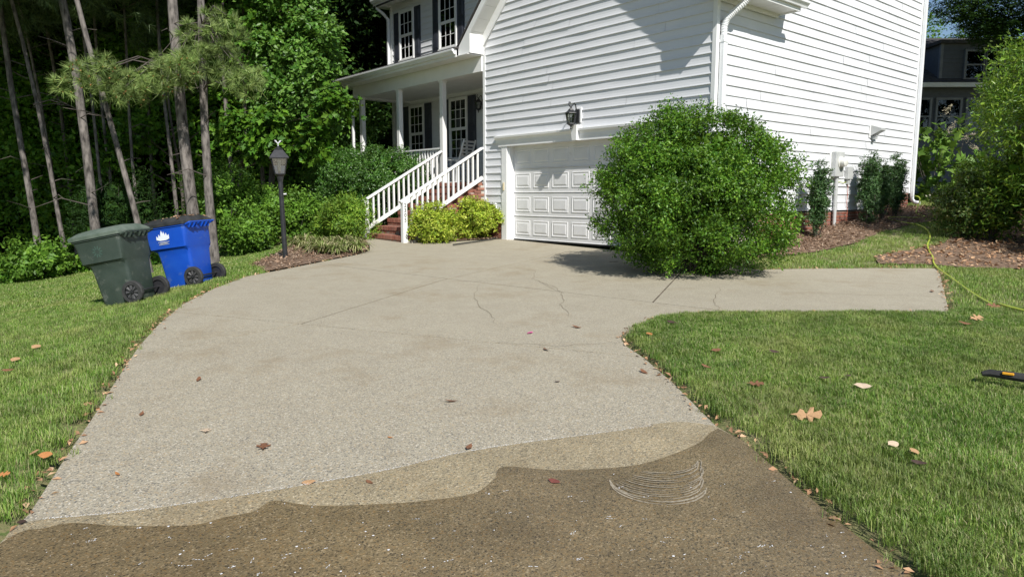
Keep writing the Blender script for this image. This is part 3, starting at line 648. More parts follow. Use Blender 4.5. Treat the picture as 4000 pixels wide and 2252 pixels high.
# --- garage front wall
DOORL, DOORR, DOORT = 0.09, 4.97, 2.62
gw = MB(); gw.box(UL, -0.0, 0, .12, 1.13, 2.85).box(5.06, UR, 0, .12, .5, 2.85).box(UL, UR, 0, .12, 2.70, 5.0)
gw.loft([[(UL, 0, 5.0), (UR, 0, 5.0), (2.35, 0, 8.2)], [(UL, .12, 5.0), (UR, .12, 5.0), (2.35, .12, 8.2)]])
gwall = gw.build('garage_front_wall', 'backing', house)
def sp_front(zb, zt):
    def lim(z):
        r = max(rake_u(z) - 0.75, UL + .05); return r, min(UR - .05, UL + UR - r)
    a, b = lim(zb + .001); a2, b2 = lim(zt)
    if a >= b - .05: return []
    if a2 > b2: a2 = b2 = (a2 + b2) / 2
    if zb < 2.80: return [(UL + .05, -.15, UL + .05, -.15), (5.20, UR - .05, 5.20, UR - .05)]
    return [(a, b, a2, b2)]
clad(gwall, 1.21 - 0.034, 8.1, sp_front, front(0))
# --- right wall (garage side and main gable end are flush)
RZ = 7.7; RIDGE_V = (VM + VB) / 2; GP = 0.75
rw = MB(); rw.box(UR - .12, UR, 0.12, VM, 1.185, EAVE).box(UR - .12, UR, VM, 6.74, 1.185, RZ).box(UR - .12, UR, 6.74, VB, 1.58, RZ)
rw.loft([[(UR - .12, VM, RZ), (UR - .12, VB, RZ), (UR - .12, RIDGE_V, RZ + GP * (VB - VM) / 2)], [(UR, VM, RZ), (UR, VB, RZ), (UR, RIDGE_V, RZ + GP * (VB - VM) / 2)]])
rwall = rw.build('side_wall', 'backing', house)
def sp_right(zb, zt):
    hi = VB - .07
    if zb < 1.55: return [(.06, 6.72, .06, 6.72)]
    if zb < EAVE: return [(.06, hi, .06, hi)]
    def lim(z): d = max(0, (z - RZ) / GP); return (VM + d + .02, VB - d - .07)
    (a, b), (a2, b2) = lim(zb), lim(zt)
    if b - a < .1: return []
    if b2 < a2: a2 = b2 = (a2 + b2) / 2
    return [(a, b, a2, b2)]
clad(rwall, 1.19, RZ + GP * (VB - VM) / 2, sp_right, right(UR))
# --- main front wall and left end, back wall
mw = MB(); mw.box(UM, UR - .13, VM, VM + .12, 1.6, RZ); mwall = mw.build('main_front_wall', 'backing', house)
clad(mwall, 1.90, 4.55, lambda a, b: [(UM + .09, UL + .02, UM + .09, UL + .02)], front(VM))
clad(mwall, 5.18, RZ, lambda a, b: [(UM + .09, -0.2, UM + .09, -0.2)], front(VM))
lw = MB(); lw.box(UM, UM + .12, VM + .12, VB, .2, RZ); lw.loft([[(UM, VM, RZ), (UM, VB, RZ), (UM, RIDGE_V, RZ + GP * (VB - VM) / 2)], [(UM + .12, VM, RZ), (UM + .12, VB, RZ), (UM + .12, RIDGE_V, RZ + GP * (VB - VM) / 2)]])
lw.build('left_end_wall', 'vinyl', house)
MB().box(UM + .12, UR - .12, VB - .12, VB, .2, RZ).build('back_wall', 'vinyl', house)
MB().box(UL, UL + .12, .12, VM, .5, EAVE + .3).build('garage_left_wall', 'vinyl', house)
# --- corner posts
for (u0, u1, v0, v1, z0, z1) in [(UL - .028, UL + .06, -.028, .06, 1.13, 4.76), (UR - .06, UR + .028, -.028, .06, .55, 4.80), (UR - .02, UR + .028, VB - .075, VB + .03, 1.56, RZ), (UM - .028, UM + .09, VM - .028, VM + .06, 1.7, RZ)]:
    MB().box(u0, u1, v0, v1, z0, z1).build('corner_post', 'trim', house, bevel=.006)
# --- brick
brick_me = {}
def brick(parent, c, size, rz=0):
    key = tuple(round(x, 3) for x in size)
    if key not in brick_me:
        mb = MB(); a, b, h = [x / 2 for x in size]; mb.box(-a, a, -b, b, -h, h); me = mb.mesh('brick', 'brick'); bm = bmesh.new(); bm.from_mesh(me)
        bmesh.ops.bevel(bm, geom=bm.edges[:], offset=.003, segments=1, affect='EDGES'); bm.to_mesh(me); bm.free(); brick_me[key] = me
    return link('brick', brick_me[key], parent, (c[0], c[1], c[2]), (random.gauss(0, .006), random.gauss(0, .006), rz + random.gauss(0, .006)))
fnd = MB().box(UR - .10, UR - .012, .05, 6.74, .2, 1.155).box(UR - .10, UR - .012, 6.74, VB - .02, .2, 1.565).build('foundation', 'mortar', house)
def side_rows(v0, v1, z0, z1):
    z = z1 - .033; r = 0
    while z > z0:
        v = v0 + (.105 if r % 2 else 0)
        while v < v1 - .05:
            L = min(.195, v1 - v)
            if L > .07 and z > h1(*uvxy(UR, v)) - .06: brick(fnd, (UR - .045, v + L / 2, z), (.09, round(L, 2), .058))
            v += .207
        z -= .0715; r += 1
side_rows(1.5, 6.72, .5, 1.15); side_rows(6.75, VB - .02, .8, 1.56)
fg = MB().box(UL + .01, -.14, .02, .10, .3, 1.14).build('foundation', 'mortar', house)
for r in range(10):
    z = 1.10 - r * .0715; u = UL + .01 + (.1 if r % 2 else 0)
    while u < -.2:
        L = min(.195, -.15 - u)
        if L > .06: brick(fg, (u + L / 2, .03, z), (round(L, 2), .09, .058))
        u += .207
MB().box(UL, -.14, -.02, .05, 1.13, 1.17).build('starter_trim', 'trim', house)
# --- garage door and its trim
gd = MB().box(DOORL - .02, DOORR + .02, .185, .22, GF + .01, DOORT + .02).build('garage_door', 'door', house)
SH = (DOORT - GF) / 4
def panel_mesh(w, h):
    m = MB(); R = lambda i, o: [(i, -o, i), (w - i, -o, i), (w - i, -o, h - i), (i, -o, h - i)]
    rings = [R(0, 0), R(.008, .010), R(.020, .010), R(.034, -.004 + .006), R(.040, .002), R(.075, .013)]
    m.loft(rings); return m.mesh('door_panel', 'door')
pm_ = panel_mesh(.50, .335)
for r in range(4):
    z0 = GF + .012 + r * SH
    MB().box(DOORL - .02, DOORR + .02, .165, .184, z0 + .004, z0 + SH - .004).prism([(.163, z0 + .004), (.163, z0 + .03), (.152, z0 + .012)], 'x', DOORL - .02, DOORR + .02).build('door_section', 'door', gd)
    for c in range(8): link('door_panel', pm_, gd, (DOORL + .06 + c * .6085, .165, z0 + .105))
MB().box(DOORL - .02, DOORR + .02, .15, .19, GF - .01, GF + .014).build('door_seal', 'rubber', gd)
MB().box(-.14, DOORL - .04, -.03, .10, GF - .02, 2.62).build('door_trim', 'trim', house, bevel=.004)
MB().box(DOORL - .04, DOORL, .02, .19, GF - .02, 2.62).build('door_jamb', 'trim', house)
MB().box(DOORR + .01, 5.20, -.03, .19, GF - .02, 2.62).build('door_trim', 'trim', house, bevel=.004)
MB().box(-.14, 5.20, -.032, .19, 2.62, 2.70).build('door_head', 'trim', house)
hd = MB().prism([(-.02, 2.70), (-.05, 2.70), (-.055, 2.76), (-.075, 2.80), (-.105, 2.815), (-.11, 2.855), (-.02, 2.875)], 'x', -.33, 5.39); hd.build('door_cornice', 'trim', house)
MB().box(-.24, 5.30, -.045, 0, 2.62, 2.70).build('cornice_board', 'trim', house)
k0 = 2.22
MB().loft([[(k0 + .02, -.13, 2.62), (k0 + .145, -.13, 2.62), (k0 + .145, -.0, 2.62), (k0 + .02, -.0, 2.62)], [(k0 - .01, -.15, 2.925), (k0 + .175, -.15, 2.925), (k0 + .175, 0, 2.925), (k0 - .01, 0, 2.925)]]).build('keystone', 'trim', house, bevel=.004)
MB().box(-.075, -.035, -.055, -.025, 1.62, 1.80).build('door_keypad', 'beige', house, bevel=.006)
oc = MB().box(-.55, -.34, -.05, 0, 1.17, 1.33).build('outlet_plate', 'trim', house, bevel=.01)
MB().box(-.52, -.38, -.09, -.05, 1.20, 1.31).build('outlet_cover', 'lampglass', oc, bevel=.01)
# --- gable rakes of the garage
OV = 0.42; EO = 0.45
def ztop(u): return 5.02 + (u - (UL - EO)) if u < 2.35 else 5.02 + ((UR + EO) - u)
RD = 2.35
for s, lo in ((1, UL - EO), (-1, UR + EO)):
    zt = lambda u: 5.02 + abs(u - lo)
    MB().loft([[(lo - s * .05, v, 4.97), (lo - s * .05, v, 4.93), (RD, v2, zt(RD) - .09), (RD, v2, zt(RD))] for v, v2 in ((-OV - .03, -OV - .03), (5.3 if s > 0 else VM, 5.3))]).build('roof', 'shingle', house)
    MB().loft([[(lo, v, zt(lo) - .075), (lo, v, zt(lo) - .27), (RD, v, zt(RD) - .27), (RD, v, zt(RD) - .085)] for v in (-OV - .005, -OV + .03)]).build('rake_fascia', 'trim', house)
    L = abs(RD - lo); n = int(L / .235)
    for i in range(n):
        a = lo + s * (L * i / n + .004); b = lo + s * (L * (i + 1) / n - .004)
        MB().loft([[(a, v, zt(a) - .235), (a, v, zt(a) - .25), (b, v, zt(b) - .25), (b, v, zt(b) - .235)] for v in (-OV + .032, -.03)]).build('soffit_panel', 'soffit', house)
    # frieze board on the wall, under the rake
    a0 = UL + .0 if s > 0 else UR; 
    MB().loft([[(a0, v, zt(a0) - .25), (a0, v, zt(a0) - .52), (RD, v, zt(RD) - .52), (RD, v, zt(RD) - .25)] for v in (-.045, -.0)]).build('frieze_board', 'trim', house)
    # boxed eave return
    pts = [(lo, 4.775), (a0 + s * .0, 4.775), (a0, zt(a0) - .255), (lo, zt(lo) - .255 + .12)]
    MB().prism(pts, 'y', -OV - .004, 0.0).build('eave_return', 'trim', house)
# right eave of the garage: soffit, fascia, gutter, downspout
nb = 8
for i in range(nb):
    a, b = .0 + VM * i / nb + .003, VM * (i + 1) / nb - .003
    MB().box(UR + .03, UR + EO - .01, a, b, 4.80, 4.815).build('soffit_panel', 'soffit', house)
MB().box(UR + EO - .012, UR + EO + .012, -OV, VM, 4.775, 4.96).build('fascia', 'trim', house)
MB().box(UR + .024, UR + .05, .06, VM - .02, 4.73, 4.80).build('frieze_board', 'trim', house)
MB().box(UR + .02, UR + EO + .012, VM - .02, VM + .0, 4.775, 5.35).build('eave_end_board', 'trim', house)
def gutter(name, axis, a, b, base, sgn, z):
    """K-profile gutter; base is the fascia face, sgn the outward sign"""
    pr = [(0, 0), (.055, 0), (.062, .02), (.085, .05), (.11, .07), (.115, .105), (.105, .112), (.10, .075), (.075, .055), (.05, .012), (.01, .012), (.006, .115), (0, .115)]
    m = MB(); m.prism([(base + sgn * p[0], z + p[1]) for p in pr], 'y' if axis == 'v' else 'x', a, b)
    g = m.build(name, 'gutter', house)
    for t in (a, b): MB().prism([(base + sgn * p[0], z + p[1]) for p in pr[:7]] + [(base, z + .115)], 'y' if axis == 'v' else 'x', t - .004, t + .004).build('end_cap', 'gutter', g)
    return g
gutter('gutter', 'v', -OV + .02, VM + .13, UR + EO + .013, 1, 4.84)
def downspout(name, path, w=.075, mat='gutter'):
    d = MB().tube(path, [w * .62] * len(path), n=8).build(name, mat, house)
    return d
dsx, dsy = UR + .075, .115
curve = [(UR + EO - .02, .30, 4.84), (UR + EO - .03, .28, 4.77), (UR + .34, .25, 4.66), (UR + .20, .19, 4.54), (UR + .11, .13, 4.44), (dsx, dsy, 4.32), (dsx, dsy, 4.1)]
dp = MB().box(dsx - .042, dsx + .042, dsy - .055, dsy + .055, .5, 4.18).build('downspout', 'gutter', house, bevel=.008)
MB().tube([Vector(p) for p in curve], [.052] * 7, n=10).build('elbow', 'gutter', dp, smooth=True)
m = MB()
for i in range(26):
    t = i / 25 * 5; k = min(int(t), 4); p = Vector(curve[k + 1]).lerp(Vector(curve[min(k + 2, 6)]), t - k); q = Vector(curve[min(k + 2, 6)]) - Vector(curve[k + 1]); q.normalize()
    m.tube([p - q * .008, p, p + q * .008], [.052, .058, .052], n=10)
m.build('elbow_rib', 'gutter', dp)
MB().box(dsx - .05, dsx + .05, dsy - .063, dsy + .063, 4.06, 4.10).build('strap', 'gutter', dp)
d2 = MB().box(UR + .035, UR + .11, VB - .02, VB + .06, 1.45, RZ - .1).build('downspout', 'gutter', house, bevel=.008)
MB().tube([(UR + .07, VB + .02, 1.5), (UR + .08, VB + .02, 1.40), (UR + .14, VB + .03, 1.335), (UR + .26, VB + .05, 1.32)], .045, n=10).build('elbow', 'gutter', d2, smooth=True)
# --- main roof
for s in (1, -1):
    ve = VM - .45 if s > 0 else VB + .45; z0 = RZ - .45 * GP + .16
    MB().loft([[(u, ve, z0), (u, ve, z0 + .06), (u, RIDGE_V, z0 + .06 + abs(RIDGE_V - ve) * GP), (u, RIDGE_V, z0 + abs(RIDGE_V - ve) * GP)] for u in (UM - .35, UR + .35)]).build('roof', 'shingle', house)
    MB().box(UM - .35, UR + .35, min(ve, VM if s > 0 else VB), max(ve, VM if s > 0 else VB), RZ - .10, RZ - .08).build('soffit', 'soffit', house)
    MB().box(UM - .35, UR + .35, ve - .012, ve + .012, RZ - .12, RZ + .06).build('fascia', 'trim', house)
MB().prism([(VM - .44, RZ - .14), (VM + .35, RZ - .14), (VM + .35, RZ + .42), (VM - .44, RZ + .05)], 'x', UM - .34, UM + .03).build('cornice_return', 'trim', house)
gutter('gutter', 'u', UM - .33, UR + .3, VM - .465, -1, RZ - .06)
d3 = MB().box(UM - .10, UM - .03, VM - .12, VM - .03, 5.05, 7.2).build('downspout', 'gutter', house, bevel=.008)
MB().tube([(UM - .2, VM - .42, RZ - .06), (UM - .2, VM - .40, RZ - .2), (UM - .12, VM - .2, RZ - .36), (UM - .065, VM - .075, RZ - .52), (UM - .065, VM - .075, RZ - .7)], .05, n=10).build('elbow', 'gutter', d3, smooth=True)
MB().tube([(UM - .065, VM - .075, 5.12), (UM - .065, VM - .08, 5.02), (UM - .12, VM - .2, 4.98), (UM - .2, VM - .38, 4.95)], .05, n=10).build('elbow', 'gutter', d3, smooth=True)
# --- porch
PF = 1.83; PUL = -7.15
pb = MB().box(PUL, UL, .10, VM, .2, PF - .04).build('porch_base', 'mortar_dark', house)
for i in range(int((UL - PUL) / .14)):
    u = PUL + i * .14; MB().box(u + .002, u + .137, -.03, VM - .02, PF - .04, PF).build('floor_board', 'porchfloor', pb)
MB().box(PUL, UL - .03, -.06, .18, 4.40, 4.78).build('porch_beam', 'trim', house)
MB().box(PUL, PUL + .2, .18, VM, 4.40, 4.78).build('porch_beam', 'trim', house)
for i in range(24):
    u = PUL - .45 + i * (UL - PUL + .42) / 24
    MB().box(u + .002, u + (UL - PUL + .42) / 24 - .002, -.47, -.065, 4.745, 4.76).build('soffit_panel', 'soffit', house)
MB().box(PUL + .2, UL, .18, VM - .03, 4.46, 4.475).build('porch_ceiling', 'soffit', house)
MB().box(PUL + .2, UL - .02, VM - .07, VM - .022, 4.36, 4.46).build('frieze_board', 'trim', house)
MB().box(PUL - .47, UL - .46, -.485, -.465, 4.735, 4.90).build('fascia', 'trim', house)
MB().loft([[(PUL - .47, v, 4.735), (PUL - .47, v, 4.76), (PUL, v, 4.76), (PUL, v, 4.735)] for v in (-.46, VM)]).build('soffit', 'soffit', house)
MB().loft([[(PUL - .52, v, z), (PUL - .52, v, z + .035), (UL - .42, v, z + .035), (UL - .42, v, z)] for v, z in ((-.55, 4.915), (VM, 5.16))]).build('porch_roof', 'shingle', house)
gutter('gutter', 'u', PUL - .5, UL - EO - .02, -.487, -1, 4.80)
d4 = MB().box(PUL - .01, PUL + .06, -.13, -.06, 2.4, 4.25).build('downspout', 'gutter', house, bevel=.008)
MB().tube([(PUL - .30, -.50, 4.80), (PUL - .30, -.48, 4.68), (PUL - .22, -.36, 4.56), (PUL - .04, -.15, 4.42), (PUL + .02, -.09, 4.34), (PUL + .025, -.09, 4.18)], .05, n=10).build('elbow', 'gutter', d4, smooth=True)
COLS = [-2.57, -4.67, -6.78]
for u in COLS:
    c = MB().box(u - .065, u + .065, -.02, .11, PF, 4.40).build('porch_column', 'rail', house, bevel=.006)
    MB().box(u - .085, u + .085, -.04, .13, 4.36, 4.40).build('capital', 'rail', c); MB().box(u - .08, u + .08, -.035, .125, PF, PF + .06).build('plinth', 'rail', c)
def railing(a, b, z):
    r = MB().box(a, b, -.0, .09, z + .86, z + .90).build('porch_railing', 'rail', house, bevel=.005)
    MB().box(a, b, .02, .065, z + .10, z + .15).build('bottom_rail', 'rail', r)
    k = int((b - a) / .125)
    for i in range(1, k): u = a + (b - a) * i / k; MB().box(u - .018, u + .018, .025, .06, z + .15, z + .86).build('baluster', 'rail', r)
railing(COLS[1] + .066, COLS[0] - .066, PF); railing(COLS[2] + .066, COLS[1] - .066, PF)
# --- brick steps
SU0, SU1 = -2.58, -0.87; RUN = .305; RISE = (PF - .43) / 8
stp = MB()
for i in range(8):
    v0 = STEPF + i * RUN; z1 = .43 + (i + 1) * RISE
    stp.box(SU0 + .012, SU1 - .012, v0 + .010 + .0004 * i, .10 - .001 * i, .25, z1 - .012)
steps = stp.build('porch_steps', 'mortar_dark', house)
for i in range(8):
    v0 = STEPF + i * RUN; z1 = .43 + (i + 1) * RISE; n = 22; w = (SU1 - SU0) / n
    for k in range(n): brick(steps, (SU0 + w * (k + .5), v0 + RUN / 2 + .0, z1 - .049), (round(w - .009, 4), RUN + .012, .093))
    n = 8; w = (SU1 - SU0) / n; off = (i % 2) * .5
    for k in range(n + (1 if off else 0)):
        a = max(SU0, SU0 + w * (k - off)); b = min(SU1, SU0 + w * (k + 1 - off))
        if b - a > .06: brick(steps, ((a + b) / 2, v0 + .06, z1 - .135), (round(b - a - .01, 4), .1, .062))
# side of the steps seen beside the garage
swb = MB()
for i in range(8): swb.box(SU1 + .0, SU1 + .05 + .0003 * i, STEPF + i * RUN + .02, -.002 * i, .3, .43 + (i + 1) * RISE - .09)
sw = swb.build('step_side_wall', 'mortar', house)
for r in range(16):
    z = 1.66 - r * .0715; v1 = .0; v = -.02 - (.1 if r % 2 else 0); vlim = STEPF + max(0, (z - .43 - RISE * .4) / RISE) * RUN + .15
    first = True
    if z > 1.66: continue
    while v > max(vlim, -1.6):
        L = .195; brick(sw, (SU1 + .045, v - L / 2, z), (.07, L, .058)); v -= .207
# --- stair railings
def stair_rail(u, label=None):
    v0 = STEPF + .03; zb = .43; vt = -.03; zt = PF
    r = MB().beam((u, v0 - .10, zb + .985 - .06), (u, vt, zt + .80), .10, .045).build('stair_railing', 'rail', house, bevel=.006)
    MB().box(u - .055, u + .055, v0 - .055, v0 + .055, zb - .05, zb + .955).build('newel_post', 'rail', r, bevel=.006)
    sl = (zt + .80 - (zb + .985 - .06)) / (vt - v0 + .10); zl = lambda v: zb + .925 + sl * (v - (v0 - .10))
    MB().beam((u, v0 + .05, zl(v0 + .05) - .70), (u, vt, zl(vt) - .70), .05, .085).build('bottom_rail', 'rail', r)
    n = 15
    for i in range(1, n):
        v = v0 + .06 + (vt - v0 - .06) * i / n; MB().box(u - .02, u + .02, v - .02, v + .02, zl(v) - .68, zl(v) - .02).build('baluster', 'rail', r)
    return r
rr = stair_rail(-.86); rl = stair_rail(-2.57)
def text_mesh(ch, size, ext):
    cu = bpy.data.curves.new('digit', 'FONT'); cu.body = ch; cu.size = size; cu.extrude = ext; cu.align_x = 'CENTER'; cu.align_y = 'CENTER'
    t = bpy.data.objects.new('digit', cu); COL.objects.link(t); dg = bpy.context.evaluated_depsgraph_get()
    me = bpy.data.meshes.new_from_object(t.evaluated_get(dg)); bpy.data.objects.remove(t); bpy.data.curves.remove(cu); return me
for i, ch in enumerate('2305'):
    me = text_mesh(ch, .115, .003); me.materials.clear(); me.materials.append(M['numeral'])
    link('house_number', me, rr, (-.86 + .0585, STEPF + .03, .43 + .855 - i * .108), (PI / 2, 0, PI / 2))
# --- windows and shutters on the main front wall
def window(uc, z0, z1, w, rows, blinds):
    y0 = VM - .022; win = MB().box(uc - w / 2, uc + w / 2, VM - .010, VM - .002, z0, z1).build('window', 'darkroom', house)
    t = .055
    for a, b, c, d in ((uc - w / 2 - t, uc - w / 2, z0 - t, z1 + t), (uc + w / 2, uc + w / 2 + t, z0 - t, z1 + t)): MB().box(a, b, VM - .075, VM - .0, c, d).build('frame', 'trim', win)
    MB().box(uc - w / 2, uc + w / 2, VM - .075, VM, z1, z1 + t).build('frame', 'trim', win); MB().box(uc - w / 2 - t - .02, uc + w / 2 + t + .02, VM - .095, VM, z0 - t - .02, z0).build('sill', 'trim', win)
    zm = (z0 + z1) / 2
    for s, (a, b, yy) in enumerate(((z0, zm, VM - .040), (zm, z1, VM - .058))):
        st = .035
        for q in ((uc - w / 2, uc + w / 2, a, a + st + .01), (uc - w / 2, uc + w / 2, b - st, b), (uc - w / 2, uc - w / 2 + st, a + st, b - st), (uc + w / 2 - st, uc + w / 2, a + st, b - st)):
            MB().box(q[0], q[1], yy - .014, yy + .012, q[2], q[3]).build('sash', 'trim', win)
        iw = (w - 2 * st) / 3; ih = (b - a - 2 * st) / rows
        for i in range(1, 3): MB().box(uc - w / 2 + st + i * iw - .008, uc - w / 2 + st + i * iw + .008, yy - .008, yy + .004, a + st, b - st).build('muntin', 'trim', win)
        for j in range(1, rows): MB().box(uc - w / 2 + st, uc + w / 2 - st, yy - .0075, yy + .0035, a + st + j * ih - .008, a + st + j * ih + .008).build('muntin', 'trim', win)
        for i in range(3):
            for j in range(rows):
                p = link('pane', bpy.data.meshes.get('pane_%d_%.2f' % (rows, w)) or MB().box(-iw / 2, iw / 2, -.0015, .0015, -ih / 2, ih / 2).mesh('pane_%d_%.2f' % (rows, w), 'glass'), win, (uc - w / 2 + st + (i + .5) * iw, yy + .002, a + st + (j + .5) * ih), (random.gauss(0, .006), 0, random.gauss(0, .006)))
    if blinds:
        m = MB(); z = z0 + .03
        while z < z1 - .02: m.loft([[(u, VM - .028, z), (u, VM - .030, z + .004), (u, VM - .013, z + .026), (u, VM - .011, z + .022)] for u in (uc - w / 2 + .01, uc + w / 2 - .01)]); z += .045
        tag(m.build('blind', 'blind', win), kind='stuff')
    return win
def shutter(u, z0, z1, w=.37):
    s = MB().box(u, u + w, VM - .045, VM - .02, z0, z1).build('shutter', 'shutter', house, bevel=.004)
    zm = z0 + (z1 - z0) * .49; t = .055
    for a, b in ((z0 + t, zm - t / 2), (zm + t / 2, z1 - t)):
        MB().loft([[(u + i, VM - .045 - o, a + i - .0), (u + w - i, VM - .045 - o, a + i), (u + w - i, VM - .045 - o, b - i), (u + i, VM - .045 - o, b - i)] for i, o in ((t, -.001), (t + .012, .010), (t + .024, .004), (t + .045, .014))]).build('shutter_panel', 'shutter', s)
for uc, w, z0, z1, rows, bl in ((-6.60, .74, 2.58, 4.28, 3, False), (-4.38, .78, 2.58, 4.28, 3, False)):
    window(uc, z0, z1, w, rows, bl); shutter(uc - w / 2 - .06 - .37, z0 - .06, z1 + .05); shutter(uc + w / 2 + .06, z0 - .06, z1 + .05)
for uc, w, z0, z1, rows, bl in ((-7.10, .74, 5.80, 7.25, 2, True), (-4.86, .78, 5.80, 7.25, 2, True)):
    window(uc, z0, z1, w, rows, bl); shutter(uc - w / 2 - .06 - .34, z0 - .06, z1 + .05, .34); shutter(uc + w / 2 + .06, z0 - .06, z1 + .05, .34)
# porch entrance door further in, behind the chairs
fd = MB().box(-2.75, -1.75, VM - .06, VM - .0, PF, 4.0).build('front_door', 'shutter', house)
MB().box(-2.85, -2.75, VM - .09, VM, PF, 4.1).build('door_frame', 'trim', fd); MB().box(-1.75, -1.65, VM - .09, VM, PF, 4.1).build('door_frame', 'trim', fd); MB().box(-2.75, -1.75, VM - .09, VM, 4.0, 4.1).build('door_frame', 'trim', fd)

# ------------------------------------------------------------------ wall lanterns
def wall_lantern(u, v, z, label, sc=1.0, block=True):
    t = thing('wall_lantern', label, 'wall lantern', tuple(W(u, v, z)), HROT, 'wall lanterns'); t.scale = (sc, sc, sc)
    if block: MB().box(-.085, .085, -.03, .0, -.05, .26).build('mounting_block', 'trim', t, bevel=.012)
    MB().box(-.055, .055, -.065, -.03, -.06, .22).build('back_plate', 'black', t, bevel=.012)
    arm = [(0, -.065, .12), (0, -.085, .22), (0, -.11, .31), (0, -.145, .335), (0, -.19, .29), (0, -.225, .255), (0, -.27, .26), (0, -.30, .30), (0, -.29, .345), (0, -.26, .345), (0, -.255, .32)]
    MB().tube(arm, [.012] * 6 + [.012, .011, .010, .009, .012], n=8).build('scroll_arm', 'black', t, smooth=True)
    c = (0, -.235, 0)
    MB().lathe([(.012, .245), (.02, .235), (.035, .215), (.05, .21), (.055, .195), (.085, .165), (.125, .135), (.13, .125), (.12, .12)], n=6, c=c).build('roof_cap', 'black', t)
    MB().lathe([(.108, .12), (.072, -.075)], n=6, c=c).build('lamp_glass', 'lampglass', t)
    fr = MB()
    for k in range(6):
        a = 2 * PI * k / 6; fr.tube([(c[0] + .112 * math.cos(a), c[1] + .112 * math.sin(a), .12), (c[0] + .075 * math.cos(a), c[1] + .075 * math.sin(a), -.078)], .008, n=5)
        a2 = 2 * PI * (k + .5) / 6; fr.tube([(c[0] + .097 * math.cos(a2), c[1] + .097 * math.sin(a2), .12), (c[0] + .066 * math.cos(a2), c[1] + .066 * math.sin(a2), -.075)], .0045, n=4)
        b2 = 2 * PI * (k + 1) / 6; fr.tube([(c[0] + .095 * math.cos(a), c[1] + .095 * math.sin(a), .03), (c[0] + .095 * math.cos(b2), c[1] + .095 * math.sin(b2), .03)], .0045, n=4)
    fr.build('frame', 'black', t)
    MB().lathe([(.085, -.07), (.088, -.085), (.06, -.105), (.022, -.125), (.012, -.15), (.02, -.165), (.012, -.185), (.002, -.195)], n=6, c=c).build('bottom_finial', 'black', t)
    MB().lathe([(.02, -.07), (.02, .03), (.006, .05)], n=8, c=c).build('bulb', 'lampwhite', t)
wall_lantern(2.33, -.012, 3.02, 'black scroll arm lantern on the siding above the garage door')
wall_lantern(-3.18, VM - .02, 3.95, 'dark lantern beside the porch window in the shade', .9, False)

# ------------------------------------------------------------------ lamp post
LP = on_ground(718, 652)
lp = thing('lamp_post', 'black lamp post with four sided glass lantern in mulch bed', 'lamp post', tuple(LP), .35)
lp.rotation_euler = (0, math.radians(-1.2), .35)
MB().lathe([(.05, -.1), (.045, .02), (.042, .9), (.040, 1.43)], n=14).build('pole', 'black', lp, smooth=True)
MB().lathe([(.042, 1.38), (.05, 1.42), (.06, 1.47), (.085, 1.50), (.09, 1.515)], n=12).build('collar', 'black', lp)
MB().lathe([(.110, 1.515), (.180, 1.78)], n=4, sq=PI / 4).build('lamp_glass', 'lampglass', lp)
fr = MB()
for k in range(4):
    a = PI / 4 + k * PI / 2; b = a + PI / 2; P3 = lambda r, a, z: (r * math.cos(a), r * math.sin(a), z)
    fr.tube([P3(.112, a, 1.51), P3(.184, a, 1.785)], .009, n=5); fr.tube([P3(.112, a, 1.515), P3(.112, b, 1.515)], .009, n=5); fr.tube([P3(.184, a, 1.785), P3(.184, b, 1.785)], .009, n=5)
fr.build('frame', 'black', lp)
MB().lathe([(.228, 1.78), (.232, 1.797), (.11, 1.92), (.10, 1.93)], n=4, sq=PI / 4).build('roof_cap', 'black', lp)
MB().lathe([(.075, 1.925), (.078, 1.945), (.05, 1.965), (.025, 1.985), (.012, 2.0)], n=12).build('chimney_cap', 'black', lp, smooth=True)
fin_ = MB().tube([(0, 0, 1.99), (0, 0, 2.05)], [.012, .008], n=6).loft([[(0, -.006, 2.03), (0, .006, 2.03), (-.045, .004, 2.095), (-.06, 0, 2.10)], [(.01, -.006, 2.04), (.01, .006, 2.04), (-.03, .004, 2.10), (-.05, 0, 2.105)]])
fin_.loft([[(0, -.006, 2.03), (0, .006, 2.03), (.045, .004, 2.085), (.06, 0, 2.09)], [(-.01, -.006, 2.04), (-.01, .006, 2.04), (.03, .004, 2.095), (.05, 0, 2.10)]]); fin_.build('eagle_finial', 'meter', lp)
MB().lathe([(.02, 1.55), (.022, 1.62), (.03, 1.70), (.02, 1.75), (.004, 1.77)], n=10).build('bulb', 'lampwhite', lp)
MB().tube([(.035, 0, 1.16), (.075, 0, 1.16), (.09, 0, 1.165)], [.012, .014, .02], n=8).build('light_sensor', 'meter', lp)

